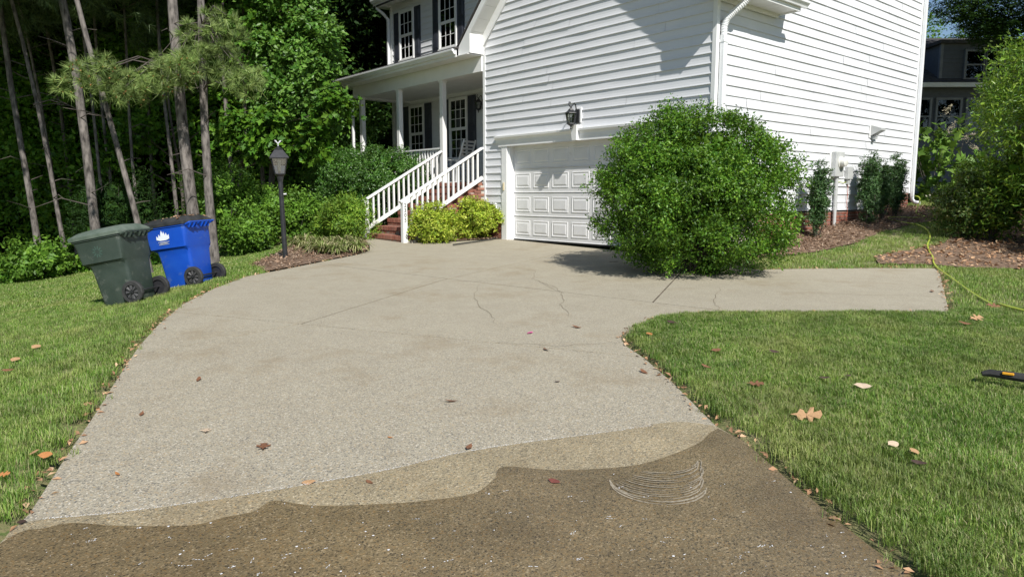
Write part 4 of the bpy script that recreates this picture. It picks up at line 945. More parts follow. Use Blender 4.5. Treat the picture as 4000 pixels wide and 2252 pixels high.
# ------------------------------------------------------------------ wheeled bins
def wheelie_bin(label, base, yaw, tilt, body, lid, lidname, kind):
    """local: +x towards the wheels/back, y across, z up"""
    t = thing('wheeled_bin', label, 'wheeled bin', tuple(base), 0, 'wheeled bins on the left lawn')
    t.scale = (.89, .89, .89); t.rotation_mode = 'QUATERNION'; t.rotation_quaternion = (Matrix.Rotation(tilt[0], 4, 'Y') @ Matrix.Rotation(tilt[1], 4, 'X') @ Matrix.Rotation(yaw, 4, 'Z')).to_quaternion()
    def ring(x0, x1, hw, z, r=.06, n=5):
        P = []
        for cx_, cy_, a0 in ((x1 - r, hw - r, 0), (x0 + r, hw - r, PI / 2), (x0 + r, -hw + r, PI), (x1 - r, -hw + r, 1.5 * PI)):
            for k in range(n): a = a0 + PI / 2 * k / (n - 1); P.append((cx_ + r * math.cos(a), cy_ + r * math.sin(a), z))
        return P
    m = MB(); m.loft([ring(-.26, .26, .23, .0, .05), ring(-.275, .275, .245, .05), ring(-.315, .30, .265, .50), ring(-.335, .305, .275, .60), ring(-.40, .31, .285, .625), ring(-.425, .315, .315, .65), ring(-.455, .325, .325, .90), ring(-.475, .335, .335, .965), ring(-.49, .345, .35, .975), ring(-.49, .345, .35, 1.005)])
    b = m.build('body', body, t, smooth=True)
    # rounded front belly below the step and the side flutes
    for s in (-1, 1):
        MB().loft([[(x, s * (hw), z) for x, hw, z in ((.05, .262, .61), (.29, .278, .60), (.29, .31, .66), (.10, .31, .66))], [(x, s * (hw), z) for x, hw, z in ((.05, .255, .60), (.27, .26, .56), (.27, .262, .60), (.10, .262, .61))]]).build('side_flute', body, b)
    lm = MB(); lm.loft([ring(-.515, .36, .365, .998, .05), ring(-.52, .365, .37, 1.045, .05), ring(-.50, .36, .35, 1.06, .06), ring(-.43, .33, .27, 1.105, .08), ring(-.30, .30, .2, 1.125, .08)])
    ld = lm.build(lidname, lid, t, smooth=True)
    MB().box(-.36, .24, -.20, -.17, 1.09, 1.115).build('lid_rib', lid, ld, bevel=.008); MB().box(-.36, .24, .17, .20, 1.09, 1.115).build('lid_rib', lid, ld, bevel=.008)
    MB().tube([(.40, -.30, 1.0), (.43, -.30, 1.01), (.43, .30, 1.01), (.40, .30, 1.0)], .014, n=8).tube([(.33, -.30, .98), (.41, -.30, 1.0)], .016, n=6).tube([(.33, .30, .98), (.41, .30, 1.0)], .016, n=6).tube([(.33, .0, .98), (.41, .0, 1.0)], .016, n=6).build('handle', body, t)
    for k in (-.2, -.1, .1, .2): MB().box(.33, .40, k - .012, k + .012, .93, 1.0).build('hinge_bracket', body, t)
    MB().tube([(.315, -.34, .15), (.315, .34, .15)], .013, n=8).build('axle', 'black', t)
    for s in (-1, 1):
        wc = (.315, s * .295, .150)
        w = MB().loft([[(wc[0] + r * math.cos(2 * PI * k / 28) * (1 + (.02 if (k % 2 and r > .12) else 0)), wc[1] + y, wc[2] + r * math.sin(2 * PI * k / 28)) for k in range(28)] for r, y in ((.105, -.032), (.152, -.032), (.163, -.018), (.163, .018), (.152, .032), (.105, .032))], cap=False).build('wheel', 'rubber', t)
        MB().loft([[(wc[0] + r * math.cos(2 * PI * k / 24), wc[1] + y, wc[2] + r * math.sin(2 * PI * k / 24)) for k in range(24)] for r, y in ((.108, -.012), (.108, .012))]).build('wheel_disc', 'black', w)
        for k in range(8):
            a = 2 * PI * k / 8; p = lambda r, b_, y: (wc[0] + r * math.cos(a + b_), wc[1] + y, wc[2] + r * math.sin(a + b_))
            y = s * .012
            MB().loft([[p(.03, -.3, y), p(.03, .3, y), p(.104, .24, y), p(.104, -.24, y)], [p(.036, -.12, y + s * .018), p(.036, .12, y + s * .018), p(.096, .1, y + s * .018), p(.096, -.1, y + s * .018)]]).build('spoke', 'meterdark', w)
        MB().loft([[(wc[0] + .028 * math.cos(2 * PI * k / 10), wc[1] + y, wc[2] + .028 * math.sin(2 * PI * k / 10)) for k in range(10)] for y in (0, s * .034)]).build('hub', 'black', w)
    # emblem printed on the side facing the camera (local -y)
    if kind == 'blue':
        pts = [(-.13, 0), (-.12, .06), (-.09, .03), (-.075, .085), (-.045, .05), (-.03, .10), (-.01, .14), (.015, .085), (.03, .125), (.05, .06), (.075, .10), (.09, .05), (.125, .07), (.12, 0), (.05, -.02), (-.06, -.02)]
        e = MB(); i0 = len(e.v); e.v += [(-.10 + x, -.330 + .004 - (0) - .0005 * 0, .80 + z) for x, z in pts]; e.f.append(tuple(range(len(pts)))); 
        for zz, w_ in ((-.045, .11), (-.062, .07), (-.08, .10)): e.box(-.10 - w_, -.10 + w_, -.3245, -.324, .80 + zz - .005, .80 + zz + .005)
        o = e.build('city_emblem', 'ink', t); o.location = (0, -.004, 0); o.rotation_euler = (0, 0, 0)
        sl = (.325 - .315) / .25
        for v in o.data.vertices: v.co.y = -(.315 + (v.co.z - .65) * sl) - .0035
    else:
        e = MB()
        for k in range(10):
            a = 2 * PI * k / 10; R0, R1 = .035, .085
            q = [(R0 * math.cos(a - .25), R0 * math.sin(a - .25)), (R1 * math.cos(a - .12), R1 * math.sin(a - .12)), (R1 * math.cos(a + .12), R1 * math.sin(a + .12)), (R0 * math.cos(a + .25), R0 * math.sin(a + .25))]
            i0 = len(e.v); e.v += [(-.08 + x, -.3, .80 + z) for x, z in q]; e.f.append((i0, i0 + 1, i0 + 2, i0 + 3))
        o = e.build('city_emblem', 'ink_green', t)
        for v in o.data.vertices: v.co.y = -(.315 + (v.co.z - .65) * .04) - .0035
    for ch in t.children_recursive:
        wh = ch.name.startswith(('wheel', 'spoke', 'hub', 'axle'))
        for v in ch.data.vertices: v.co.x = v.co.x - .015 if wh else v.co.x * .95
    return t
gb = on_ground(330, 760); bb = on_ground(482, 718)
green_bin = wheelie_bin('dark green wheeled bin with dirty green lid standing on lawn', gb, -.15, (math.radians(-10.5), math.radians(-1)), 'bin_green', 'bin_lid_green', 'lid', 'green')
blue_bin = wheelie_bin('bright blue wheeled bin with black lid and white emblem', bb, -.22, (math.radians(-8), math.radians(-1)), 'bin_blue', 'bin_lid', 'lid', 'blue')
# pine straw lying on the blue bin's lid
P = np.stack([rng.uniform(-.42, .30, 160), rng.uniform(-.30, .30, 160), np.full(160, 1.115)], 1); P[:, 2] -= np.clip(np.abs(P[:, 1]) - .18, 0, 1) * .25 + np.clip(-P[:, 0] - .3, 0, 1) * .3
v, f = leaves(P, np.array([0, 0, 1.0]) + rng.normal(size=P.shape) * .3, rng.uniform(.04, .12, 160), .3)
ps = link('pine_straw', arr_mesh('pine_straw', v, f, 'litter'), None); ps.rotation_mode = 'QUATERNION'; ps.location = bb; ps.scale = (.84, .89, .89); ps.rotation_quaternion = blue_bin.rotation_quaternion
tag(ps, 'dry pine straw and leaves lying on the blue bin lid', 'pine straw', kind='stuff')

# ------------------------------------------------------------------ porch furniture
def rocking_chair(u, v, rz, label):
    t = thing('rocking_chair', label, 'rocking chair', tuple(W(u, v, PF)), HROT + rz, 'white porch rocking chairs')
    # local: faces -y
    for x in (-.26, .26):
        MB().tube([(x, -.40, .05), (x, -.2, .022), (x, .1, .022), (x, .40, .07)], .016, n=6).build('rocker', 'rail', t)
        MB().box(x - .022, x + .022, -.27, -.23, .03, .62).build('leg', 'rail', t)
        MB().beam((x, .20, .03), (x, .24, .62), .044, .044, up=(1, 0, 0)).build('leg', 'rail', t)
        MB().box(x - .05, x + .05, -.30, .27, .615, .64).build('arm', 'rail', t)
        MB().beam((x * .9, .20, .40), (x * .9, .47, 1.16), .045, .03, up=(1, 0, 0)).build('back_post', 'rail', t)
    for i in range(8): MB().box(-.25, .25, -.26 + i * .058, -.215 + i * .058, .42 - i * .008, .437 - i * .008).build('seat_slat', 'rail', t)
    for i in range(8):
        f = (i + .6) / 8.2; y, z = .20 + .27 * f, .40 + .76 * f
        MB().beam((-.235, y, z), (.235, y, z), .018, .05, up=(0, .33, .94)).build('back_slat', 'rail', t)
rocking_chair(-3.22, .95, math.radians(-78), 'white wooden rocking chair beside the right porch window')
rocking_chair(-5.05, 1.25, math.radians(12), 'white slatted rocking chair under the left porch window')
t = thing('side_table', 'small white wooden table standing between the porch rocking chairs', 'table', tuple(W(-4.15, .95, PF)), HROT)
MB().box(-.42, .42, -.25, .25, .70, .73).build('tabletop', 'rail', t)
MB().box(-.38, .38, -.21, .21, .63, .70).build('apron', 'rail', t)
for x in (-.36, .36):
    for y in (-.19, .19): MB().box(x - .022, x + .022, y - .022, y + .022, 0, .70).build('leg', 'rail', t)

# ------------------------------------------------------------------ services on the side wall
t = thing('electric_meter', 'grey electric meter box with round glass dial and conduit', 'electric meter', tuple(W(UR, 4.50, 0)), HROT)
MB().box(.02, .14, -.19, .19, 1.90, 2.42).build('meter_box', 'meter', t, bevel=.01)
MB().box(.005, .03, -.24, .22, 1.86, 2.47).build('mounting_board', 'trim', t)
MB().loft([[(x, .02 + r * math.cos(2 * PI * k / 20), 2.20 + r * math.sin(2 * PI * k / 20)) for k in range(20)] for x, r in ((.14, .125), (.155, .125), (.157, .10), (.25, .095), (.265, .07))]).build('meter_dial', 'lampwhite', t, smooth=True)
MB().tube([(.07, .02, .6), (.07, .02, 1.91)], .038, n=10).build('conduit', 'meter', t, smooth=True)
t = thing('utility_box', 'small grey telephone box with red wire on side wall', 'utility box', tuple(W(UR, 5.12, 0)), HROT)
MB().loft([[(x, -a, 1.86), (x, a, 1.86), (x, a, 2.12), (x, -a, 2.12)] for x, a in ((.02, .115), (.09, .115), (.10, .10))]).build('box_cover', 'meter', t)
MB().box(.02, .07, -.05, .03, 1.75, 1.86).build('cable_cover', 'meter', t)
MB().tube([(.05, .0, 1.76), (.04, .03, 1.55), (.05, -.01, 1.35), (.05, .05, 1.15), (.06, -.0, .98), (.09, -.03, .88)], .007, n=5).build('red_wire', 'red', t)
MB().tube([(.03, -.05, 1.80), (.035, -.2, 1.77), (.035, -.35, 1.80), (.03, -.55, 1.78)], .006, n=5).build('cable_loop', 'hose', t)
t = thing('exhaust_vent', 'white wedge shaped exhaust vent hood high on side wall', 'vent', tuple(W(UR, 6.25, 2.96)), HROT)
MB().box(.015, .03, -.16, .16, -.16, .16).build('flange', 'trim', t)
MB().prism([(.03, -.12), (.03, .12), (.26, .035), (.26, -.0)], 'y', -.115, .115).build('hood', 'meter', t)
MB().box(.03, .12, -.05, .05, -.19, -.12).build('flap', 'meter', t)

# ------------------------------------------------------------------ garden hose and washer gun
hp = [on_ground(*p, dz=.03) for p in [(2312, 541), (2296, 528)]]
path = [W(UR + .35, 8.05, 1.50), W(UR + .5, 8.0, 1.42)]
path += [on_ground(*p, dz=.022) for p in [(2304, 538), (2312, 542), (2325, 547), (2300, 550), (2262, 548), (2238, 549), (2236, 553), (2262, 560), (2300, 566), (2322, 574), (2336, 586), (2339, 602), (2333, 618), (2337, 634), (2346, 650), (2348, 664), (2356, 676), (2368, 685), (2384, 697), (2405, 712), (2440, 738), (2480, 764), (2520, 781), (2576, 797), (2650, 815), (2760, 845)]]
sp = []
for i in range(len(path) - 1):
    p0, p1, p2, p3 = [Vector(path[max(0, min(len(path) - 1, i + j))]) for j in (-1, 0, 1, 2)]
    for s in range(5):
        t_ = s / 5; q = 0.5 * ((2 * p1) + (p2 - p0) * t_ + (2 * p0 - 5 * p1 + 4 * p2 - p3) * t_ * t_ + (3 * p1 - p0 - 3 * p2 + p3) * t_ ** 3); q.z = max(q.z, h1(q.x, q.y) + .012 + (.052 if q.y < 7.9 and q.x > 4.95 else 0)); sp.append(q)
MBH = MB().tube(sp, .014, n=8).build('garden_hose', 'hose', smooth=True)
tag(MBH, 'lime green garden hose snaking from the house across the pad corner', 'garden hose')
wb = on_ground(2572, 1003)
t = thing('washer_gun', 'black pressure washer gun with orange label lying on the lawn', 'pressure washer', (wb.x, wb.y, wb.z + .075), math.radians(-38)); t.scale = (1.05, 1.05, 1.05)
MB().tube([(-.23, 0, .05), (-.19, .012, .06), (-.06, .012, .055), (.10, .0, .05), (.30, -.01, .05)], [.016, .026, .027, .026, .028], n=8).build('body', 'rubber', t, smooth=True)
MB().tube([(-.22, .0, .055), (-.20, .07, .055), (-.10, .125, .05), (.02, .115, .05), (.10, .02, .05)], .014, n=8).build('trigger_guard', 'rubber', t, smooth=True)
MB().tube([(-.13, .03, .055), (-.08, .055, .055), (-.02, .05, .055)], .008, n=6).build('trigger', 'black', t)
MB().box(-.12, -.055, -.022, -.006, .067, .083).build('orange_label', 'orange', t, bevel=.004)
MB().tube([(.30, -.01, .05), (.7, -.03, .04), (1.2, -.1, .03)], .012, n=8).build('lance', 'black', t)
# black drain hose edging the little bed by the garage
dh = [tuple(on_ground(*p, dz=.03)) for p in [(1140, 619), (1170, 615), (1205, 610), (1235, 605), (1256, 599)]]
tag(MB().tube(dh, .015, n=8).build('bed_edging', 'rubber', smooth=True), 'black rubber edging hose along the bed by the garage', 'edging')

# ------------------------------------------------------------------ shrubs
def shrub(name, label, cat, base, radii, n, mat, size, lift=None, group=None, stems=10, **kw):
    t = thing(name, label, cat, tuple(base), 0, group); zc = radii[2] * .92 if lift is None else lift
    twigs('stems', stems, radii, t, (0, 0, zc), base=(0, 0, -zc / radii[2]))
    foliage('foliage', n, radii, mat, size, parent=t, loc=(0, 0, zc), **kw); return t
def gz(x, y): return (x, y, h1(x, y))
big = shrub('round_shrub', 'big rounded dark green holly bush at the garage corner', 'shrub', gz(2.76, 10.85), (1.49, 1.38, 1.19), 90000, 'holly', .048, lift=1.27, stems=26, lobes=26, lob=.09, shell=.38, cr=.165, width=.52, sprig=7, sprig_len=.14, inner=.5)
p = W(-3.9, -1.2, 0); shrub('porch_shrub', 'large glossy green shrub in front of the porch railing', 'shrub', (p.x, p.y, h1(p.x, p.y)), (1.50, 1.05, 1.13), 42000, 'hollydark', .055, lift=1.22, lobes=12, lob=.2, shell=.45, sprig=7, sprig_len=.12, inner=.5)
p = W(-5.7, -1.0, 0); shrub('porch_shrub', 'glossy green shrub below the left porch column', 'shrub', (p.x, p.y, h1(p.x, p.y)), (1.15, 1.0, 1.0), 22000, 'hollydark', .058, lift=1.1, lobes=12, lob=.2, shell=.45, sprig=7, sprig_len=.12, inner=.5)
for dx, dy, r, lab, hh in ((1092, 612, .50, 'yellow green rounded shrub beside the numbered stair post', .80), (1196, 603, .54, 'yellow green rounded shrub nearest the garage door trim', .90)):
    g_ = on_ground(dx, dy); shrub('golden_shrub', lab, 'shrub', (g_.x, g_.y + .25, h1(g_.x, g_.y + .25)), (r * 1.12, r, hh / 2 * 1.08), 8500, 'yellow', .062, lift=hh * .50, group='golden shrubs by the steps', lobes=9, lob=.2, shell=.45, sprig=6, sprig_len=.09, inner=.5, width=.5)
for dx, dy, r, hh, lab in ((872, 606, .52, .95, 'light green feathery shrub left of the stair post'), (826, 602, .38, .60, 'lime green low shrub between lamp post and feathery shrub')):
    g_ = on_ground(dx, dy); shrub('feathery_shrub', lab, 'shrub', (g_.x, g_.y + .3, h1(g_.x, g_.y + .3)), (r, r, hh / 2 * 1.1), 7000, 'lime', .08, lift=hh * .5, lobes=9, lob=.3, shell=.6, sprig=7, sprig_len=.16, width=.28, inner=.3)
# upright clipped hollies along the side wall
for bx_, ty_, r_, lab in (((2053, 579), 400, .30, 'slim upright holly just left of the electric meter'), ((2183, 556), 380, .36, 'upright holly right of the small utility box, widest of three'), ((2217, 543), 396, .18, 'thin upright holly stem between two wider upright hollies'), ((2250, 540), 388, .30, 'upright holly nearest the far corner downspout')):
    r_y = ray(*bx_); q_ = ((W0 + U * (UR + .42)) - Vector((0, 0, 1.5))).dot(U) / Vector((r_y.x, r_y.y, 0)).dot(U); gx_, gy_ = r_y.x * q_, r_y.y * q_
    g_ = Vector((gx_, gy_, h1(gx_, gy_))); h_ = atY(bx_[0], ty_, gy_).z - g_.z
    t = shrub('upright_holly', lab, 'shrub', g_, (r_ * .5, r_ * .5, h_ / 2 * 1.0), 8000, 'boxy', .042, lift=h_ * .52, group='upright hollies on the side wall', lobes=9, lob=.22, shell=.6, sprig=8, sprig_len=.08, inner=.8, up=.9, cr=.085)
# tall hedge on the right and azalea below it
for (x, y, r, h_, n_, lab) in ((10.3, 12.9, 1.62, 4.0, 32000, 'tall glossy hedge shrub at the right edge, largest one'), (9.35, 13.7, .60, 1.7, 8000, 'glossy hedge shrub leaning towards the neighbouring house'), (11.3, 13.3, 1.7, 4.5, 16000, 'glossy hedge shrub behind the tall right edge hedge')):
    shrub('hedge_shrub', lab, 'shrub', gz(x, y), (r, r * .85, h_ / 2 * 1.04), n_, 'hedge_r', .10, lift=h_ * .52, group='tall hedge at the right edge', lobes=14, lob=.22, shell=.5, sprig=7, sprig_len=.24, width=.32, inner=.6, stems=16)
shrub('azalea', 'low dark azalea with bronze tips in front of the hedge', 'shrub', tuple(on_ground(2425, 598)), (.56, .5, .66), 9000, 'azalea', .055, lift=.60, lobes=12, lob=.35, shell=.6, sprig=7, sprig_len=.15, inner=.4, stems=16)
shrub('azalea', 'small dark azalea at the hedge bed right edge', 'shrub', gz(9.6, 12.0), (.7, .5, .55), 7000, 'azalea', .055, lift=.5, lobes=12, lob=.3, shell=.6, sprig=7, sprig_len=.14, inner=.4)
# oakleaf hydrangea behind the far corner
hb = W(UR + .12, 10.2, 0); hb.z = h1(hb.x, hb.y)
t = thing('hydrangea', 'oakleaf hydrangea with big pale green leaves behind house corner', 'shrub', tuple(hb))
twigs('stems', 10, (.75, .75, 1.05), t, (0, 0, 1.05))
foliage('foliage', 420, (.85, .8, 1.05), 'hydr', .24, parent=t, loc=(0, 0, .95), lobed=True, lobes=6, lob=.2, shell=.5, sprig=3, sprig_len=.18, width=.6, inner=0, up=.6, rnd=.45)
for fx, fz in ((-.1, 1.75), (.3, 1.55), (-.25, 2.2), (.5, 1.4)):
    P = []; ax = unit(rng.normal(size=(1, 3)) * .4 + np.array([[.5, -.3, .6]]))[0]
    q = np.array([fx, -.45, fz]); tt = rng.random(160); P = q + ax * tt[:, None] * .30 + rng.normal(size=(160, 3)) * (.055 * (1 - tt * .8))[:, None]
    v, f = leaves(P, rng.normal(size=P.shape), .022, .8); link('flower_spike', arr_mesh('flower_spike', v, f, 'flower'), t)
# strappy liriope clumps in the lamp bed
def strap_mesh(n=130, L=.34):
    vs, fs = [], []
    for k in range(n):
        a = random.uniform(0, 2 * PI); l = L * random.uniform(.6, 1.2); w = .011; dx, dy = math.cos(a), math.sin(a); e = random.uniform(.35, 1.0); i = len(vs)
        for t_ in (0, .35, .7, 1.0):
            r = l * t_ * e; z = l * (t_ * 1.15 - t_ * t_ * (.45 + .65 * e)); ww = w * (1 - t_ * .85); vs += [(dx * r - dy * ww, dy * r + dx * ww, z), (dx * r + dy * ww, dy * r - dx * ww, z)]
        for q in range(3): o = i + q * 2; fs += [(o, o + 1, o + 3), (o, o + 3, o + 2)]
    return arr_mesh('strap_leaves', np.array(vs), np.array(fs), 'liriope')
lm_ = [strap_mesh(), strap_mesh(110, .30)]
lir = [(765, 628), (790, 634), (815, 640), (845, 641), (870, 637), (898, 636), (800, 618), (835, 622), (865, 622), (895, 618), (770, 615), (745, 620)]
LIRL = ['variegated strappy clump at the front, nearest the lamp post', 'second front strappy clump right of the lamp post', 'third front strappy clump counting from the lamp post', 'front strappy clump touching the driveway edge mulch in the middle', 'front strappy clump second from the walkway end', 'front strappy clump at the walkway end of the bed', 'back row strappy clump second from the lamp post', 'strappy clump in the middle of the back row', 'back row strappy clump before the feathery shrub', 'back row strappy clump beside the stair walkway', 'back row strappy clump closest behind the lamp post', 'outermost strappy clump on the lamp post side']
for i, (dx, dy) in enumerate(lir):
    g_ = on_ground(dx, dy); o = link('liriope_clump', lm_[i % 2], None, g_, (0, 0, i * 1.3), (1.35 + .14 * (i % 3),) * 3)
    tag(o, LIRL[i], 'plant', 'strappy clumps in the lamp bed')
# hedge masses between the lamp post and the woods
for i, (dx, dy, Yd, r, h_, lab) in enumerate(((578, 628, 16.4, .75, 2.0, 'bright green shrub at the wood edge left of lamp post'), (655, 618, 16.9, .80, 1.75, 'broad leafy shrub directly behind the lamp post'), (738, 600, 17.6, .72, 1.35, 'leafy shrub between lamp post and porch shrub'), (625, 615, 15.9, .5, .8, 'low leafy shrub at the foot of the wood edge hedge'))):
    p = atY(dx, dy, Yd); shrub('edge_shrub', lab, 'shrub', gz(p.x, Yd), (r, r * .8, h_ / 2 * 1.0), 8000, 'hedge', .085, lift=h_ * .5, group='shrubs along the wood edge', lobes=16, lob=.45, shell=.75, sprig=6, sprig_len=.2, width=.5, inner=.5)
p = on_ground(70, 712); shrub('edge_shrub', 'leafy hydrangea bush with pale flower heads at left edge', 'shrub', gz(p.x, p.y + .4), (.72, .6, .48), 3200, 'hedge', .10, lift=.42, lobes=10, lob=.3, shell=.6, sprig=6, sprig_len=.18, width=.6, inner=.4, group='shrubs along the wood edge')
p = on_ground(245, 690); shrub('cedar_shrub', 'dark feathery young cedar behind the green bin', 'shrub', gz(p.x, p.y + 1.0), (.95, .8, 1.25), 11000, 'darkleaf', .10, lift=1.15, lobes=10, lob=.3, shell=.6, sprig=8, sprig_len=.25, width=.2, inner=.5)
for i, (dx, dy, lab) in enumerate(((20, 715, 'bright ground cover clump at the far left'), (120, 700, 'bright ground cover clump right of the flowering bush'), (200, 690, 'bright ground cover clump left of the green bin'), (400, 668, 'bright leafy undergrowth between the two bins'))):
    p = on_ground(dx, dy); shrub('undergrowth', lab, 'plant', gz(p.x, p.y + .2), (.5, .3, .17), 900, 'gum', .08, lift=.13, lobes=8, lob=.3, shell=.7, sprig=5, sprig_len=.14, width=.6, inner=.2, group='undergrowth along the wood edge', stems=5)

# ------------------------------------------------------------------ trees
def needles(P, axis, L, n=14, w=.006, spread=.9):
    """tufts: P (N,3), axis (N,3) -> thin triangles"""
    N = len(P); Pn = np.repeat(P, n, 0); A = np.repeat(unit(axis), n, 0); d = unit(A + rng.normal(size=A.shape) * spread); l = L * rng.uniform(.7, 1.1, (N * n, 1))
    s = unit(np.cross(d, rng.normal(size=d.shape))) * w / 2; e = Pn + d * l; e[:, 2] -= (l[:, 0] ** 2) * .8
    v = np.stack([Pn - s, Pn + s, e], 1).reshape(-1, 3); return v, np.arange(N * n * 3).reshape(-1, 3)
def trunk(m, p0, p1, r0, r1, k=10, n=10, wob=.05):
    pts, rs = [], []
    ph = random.uniform(0, 6)
    for i in range(k + 1):
        t_ = i / k; p = Vector(p0).lerp(Vector(p1), t_); p.x += math.sin(t_ * 7 + ph) * wob * (t_ * (1 - t_)) * 4; p.y += math.cos(t_ * 5 + ph) * wob * (t_ * (1 - t_)) * 4
        pts.append(p); rs.append(r0 + (r1 - r0) * t_ + (r0 * .35 * math.exp(-t_ * 25)))
    m.tube(pts, rs, n=n); return pts
# shared pine crown (used by every pine)
Pc, Oc, tc_ = crown_pts(2600, (2.3, 2.3, 3.6), lobes=14, lob=.35, shell=.85, sprig=5, sprig_len=.35)
v, f = needles(Pc, tc_ + np.array([0, 0, .3]), .30, n=12, w=.022, spread=.8)
CROWN_PINE = arr_mesh('pine_crown', v, f, 'needledark')
# shared broadleaf crowns, deep in the wood
def leafcloud(n, radii, size, mat, **kw):
    P, O, tw = crown_pts(n, radii, **kw); return arr_mesh('leaf_crown', *leaves(P, O + np.array([0, 0, .6]) + rng.normal(size=O.shape) * .6, size * rng.uniform(.6, 1.3, len(P)), .62, axis=tw), mat)
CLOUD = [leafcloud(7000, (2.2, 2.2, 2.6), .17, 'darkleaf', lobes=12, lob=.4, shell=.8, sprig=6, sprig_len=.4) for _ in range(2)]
CLOUDL = [leafcloud(5000, (1.7, 1.7, 2.0), .13, 'gum', lobes=12, lob=.4, shell=.85, sprig=6, sprig_len=.4) for _ in range(2)]
PINES = [  # top px, bottom px, depth, radius, words
    ((152, 0), (222, 470), 15.6, .135, 'stout grey pine trunk rising behind the green bin'),
    ((188, 0), (262, 560), 18.5, .055, 'slender pale pine trunk just right of the stout left pine'),
    ((240, 0), (292, 560), 19.5, .06, 'thin pine trunk left of the leaning one, above green bin'),
    ((300, 0), (352, 560), 19.0, .055, 'thin pine trunk above the gap between the bins'),
    ((425, 0), (492, 560), 14.6, .16, 'thick furrowed pine trunk behind the blue bin'),
    ((497, 0), (538, 632), 14.4, .115, 'pine trunk at the right side of the blue bin'),
    ((40, 60), (158, 610), 17.0, .07, 'leaning thin pine trunk near the left edge'),
    ((72, 150), (150, 560), 20.5, .06, 'thin reddish pine trunk deep in the wood at left'),
    ((232, 100), (372, 665), 14.2, .075, 'slanting bare pine trunk between the two bins'),
    ((418, 200), (446, 560), 19.5, .07, 'dark pine trunk just left of the thick furrowed pine'),
    ((105, 0), (190, 600), 22.0, .08, 'dim pine trunk between the left edge pines'),
    ((8, 0), (100, 640), 18.0, .10, 'dark pine trunk at the extreme left edge'),
    ((345, 0), (400, 600), 22.5, .08, 'dim pine trunk behind the low bough'),
    ((560, 0), (596, 600), 20.0, .09, 'dim pine trunk left of the sunlit broadleaf tree'),
    ((640, 0), (668, 600), 21.0, .09, 'dim trunk behind the sunlit broadleaf tree'),
]
for i, (tp, bt, Yd, r, lab) in enumerate(PINES):
    b = atY(*bt, Yd); a = atY(*tp, Yd); d = (a - b) / (a.z - b.z); g0 = b + d * (h1(b.x, Yd) - b.z - .1); g0.z = h1(g0.x, Yd) - .1; top = b + d * (13.5 + (i % 3) - b.z)
    t = thing('pine_tree', lab, 'tree', (g0.x, g0.y, g0.z), 0, 'pines of the left wood'); O_ = Vector(g0)
    m = MB(); pts = trunk(m, (0, 0, 0), top - O_, r * .74, r * .36, wob=.09); m.build('trunk', 'bark', t, smooth=True)
    sb = MB()
    for k in range(9 if r > .06 else 5):
        z = random.uniform(1.5, 7.0); q = Vector((0, 0, 0)).lerp(top - O_, z / (top - O_).z); an = random.uniform(0, 6.28); L_ = random.uniform(.3, 1.1)
        sb.tube([q, q + Vector((math.cos(an) * L_ * .5, math.sin(an) * L_ * .5, L_ * .15)), q + Vector((math.cos(an) * L_, math.sin(an) * L_, random.uniform(-.1, .35) * L_))], [.014, .010, .004], n=5)
    tag(sb.build('dead_branches', 'bark2', t), kind='stuff')
    hi = i in (4, 5)
    c = link('crown', CROWN_PINE, t, (top - O_) * (1.0 if hi else .86), (0, 0, i * 1.1), ((.8 if hi else 1.0 + .1 * (i % 3)),) * 3); tag(c, kind='stuff')
    if i in (0, 1, 2, 3, 6, 7, 8, 10, 11): c = link('crown', CROWN_PINE, t, (top - O_) * .60, (0, 0, i * 2.3), (.9, .9, .75)); tag(c, kind='stuff')  # second, lower crown added to shade the wood behind
# the low pine bough hanging in front and the paler boughs right of it
def bough(parent, root, ctr, radii, n, L, w, nn=26, bud=True):
    m = MB(); k = 9; Pts = []; 
    for j in range(k):
        e = Vector(ctr) + Vector((rng.normal() * radii[0] * .45, rng.normal() * radii[1] * .5, rng.normal() * radii[2] * .35)); mid = Vector(root).lerp(e, .5) + Vector((0, 0, .25))
        m.tube([root, mid, e], [.016, .010, .004], n=5)
    m.build('branches', 'bark2', parent)
    d = rng.uniform(-1, 1, (n * 3, 3)); d = d[(d ** 2).sum(1) < 1][:n]; P = d * np.array(radii) + np.array(ctr)
    P[:, 2] += .18 * np.sin(P[:, 0] * 4.0) * .6
    ax = np.tile(np.array([[0, -.25, .35]]), (len(P), 1)) + rng.normal(size=P.shape) * .35
    v, f = needles(P, ax, L, n=nn, w=w, spread=.55); tag(link('needles', arr_mesh('needles', v, f, 'needle'), parent), kind='stuff')
    if bud:
        v, f = leaves(P + unit(ax) * .02, ax, .05, .7); tag(link('buds', arr_mesh('buds', v, f, 'bud'), parent), kind='stuff')
ptr = [o for o in bpy.data.objects if o.name.startswith('pine_tree')]
host = ptr[4]; ho = Vector(host.location)
def loc_(dx, dy, Yd): return atY(dx, dy, Yd) - ho
bough(host, loc_(452, 175, 14.5), loc_(262, 208, 13.4), (.95, .5, .42), 150, .21, .0095, nn=46)
bough(host, loc_(452, 160, 14.5), loc_(430, 192, 13.6), (.62, .45, .34), 85, .21, .0095, nn=46)
host = ptr[5]; ho = Vector(host.location)
bough(host, loc_(508, 90, 14.3), loc_(470, 145, 13.9), (.75, .4, .16), 60, .21, .0095, nn=46, bud=False)
bough(host, loc_(508, 120, 14.3), loc_(600, 200, 14.2), (.60, .5, .42), 95, .21, .0095, nn=46, bud=False)
bough(host, loc_(508, 60, 14.3), loc_(540, 90, 14.2), (.75, .5, .5), 95, .21, .0095, nn=46, bud=False)
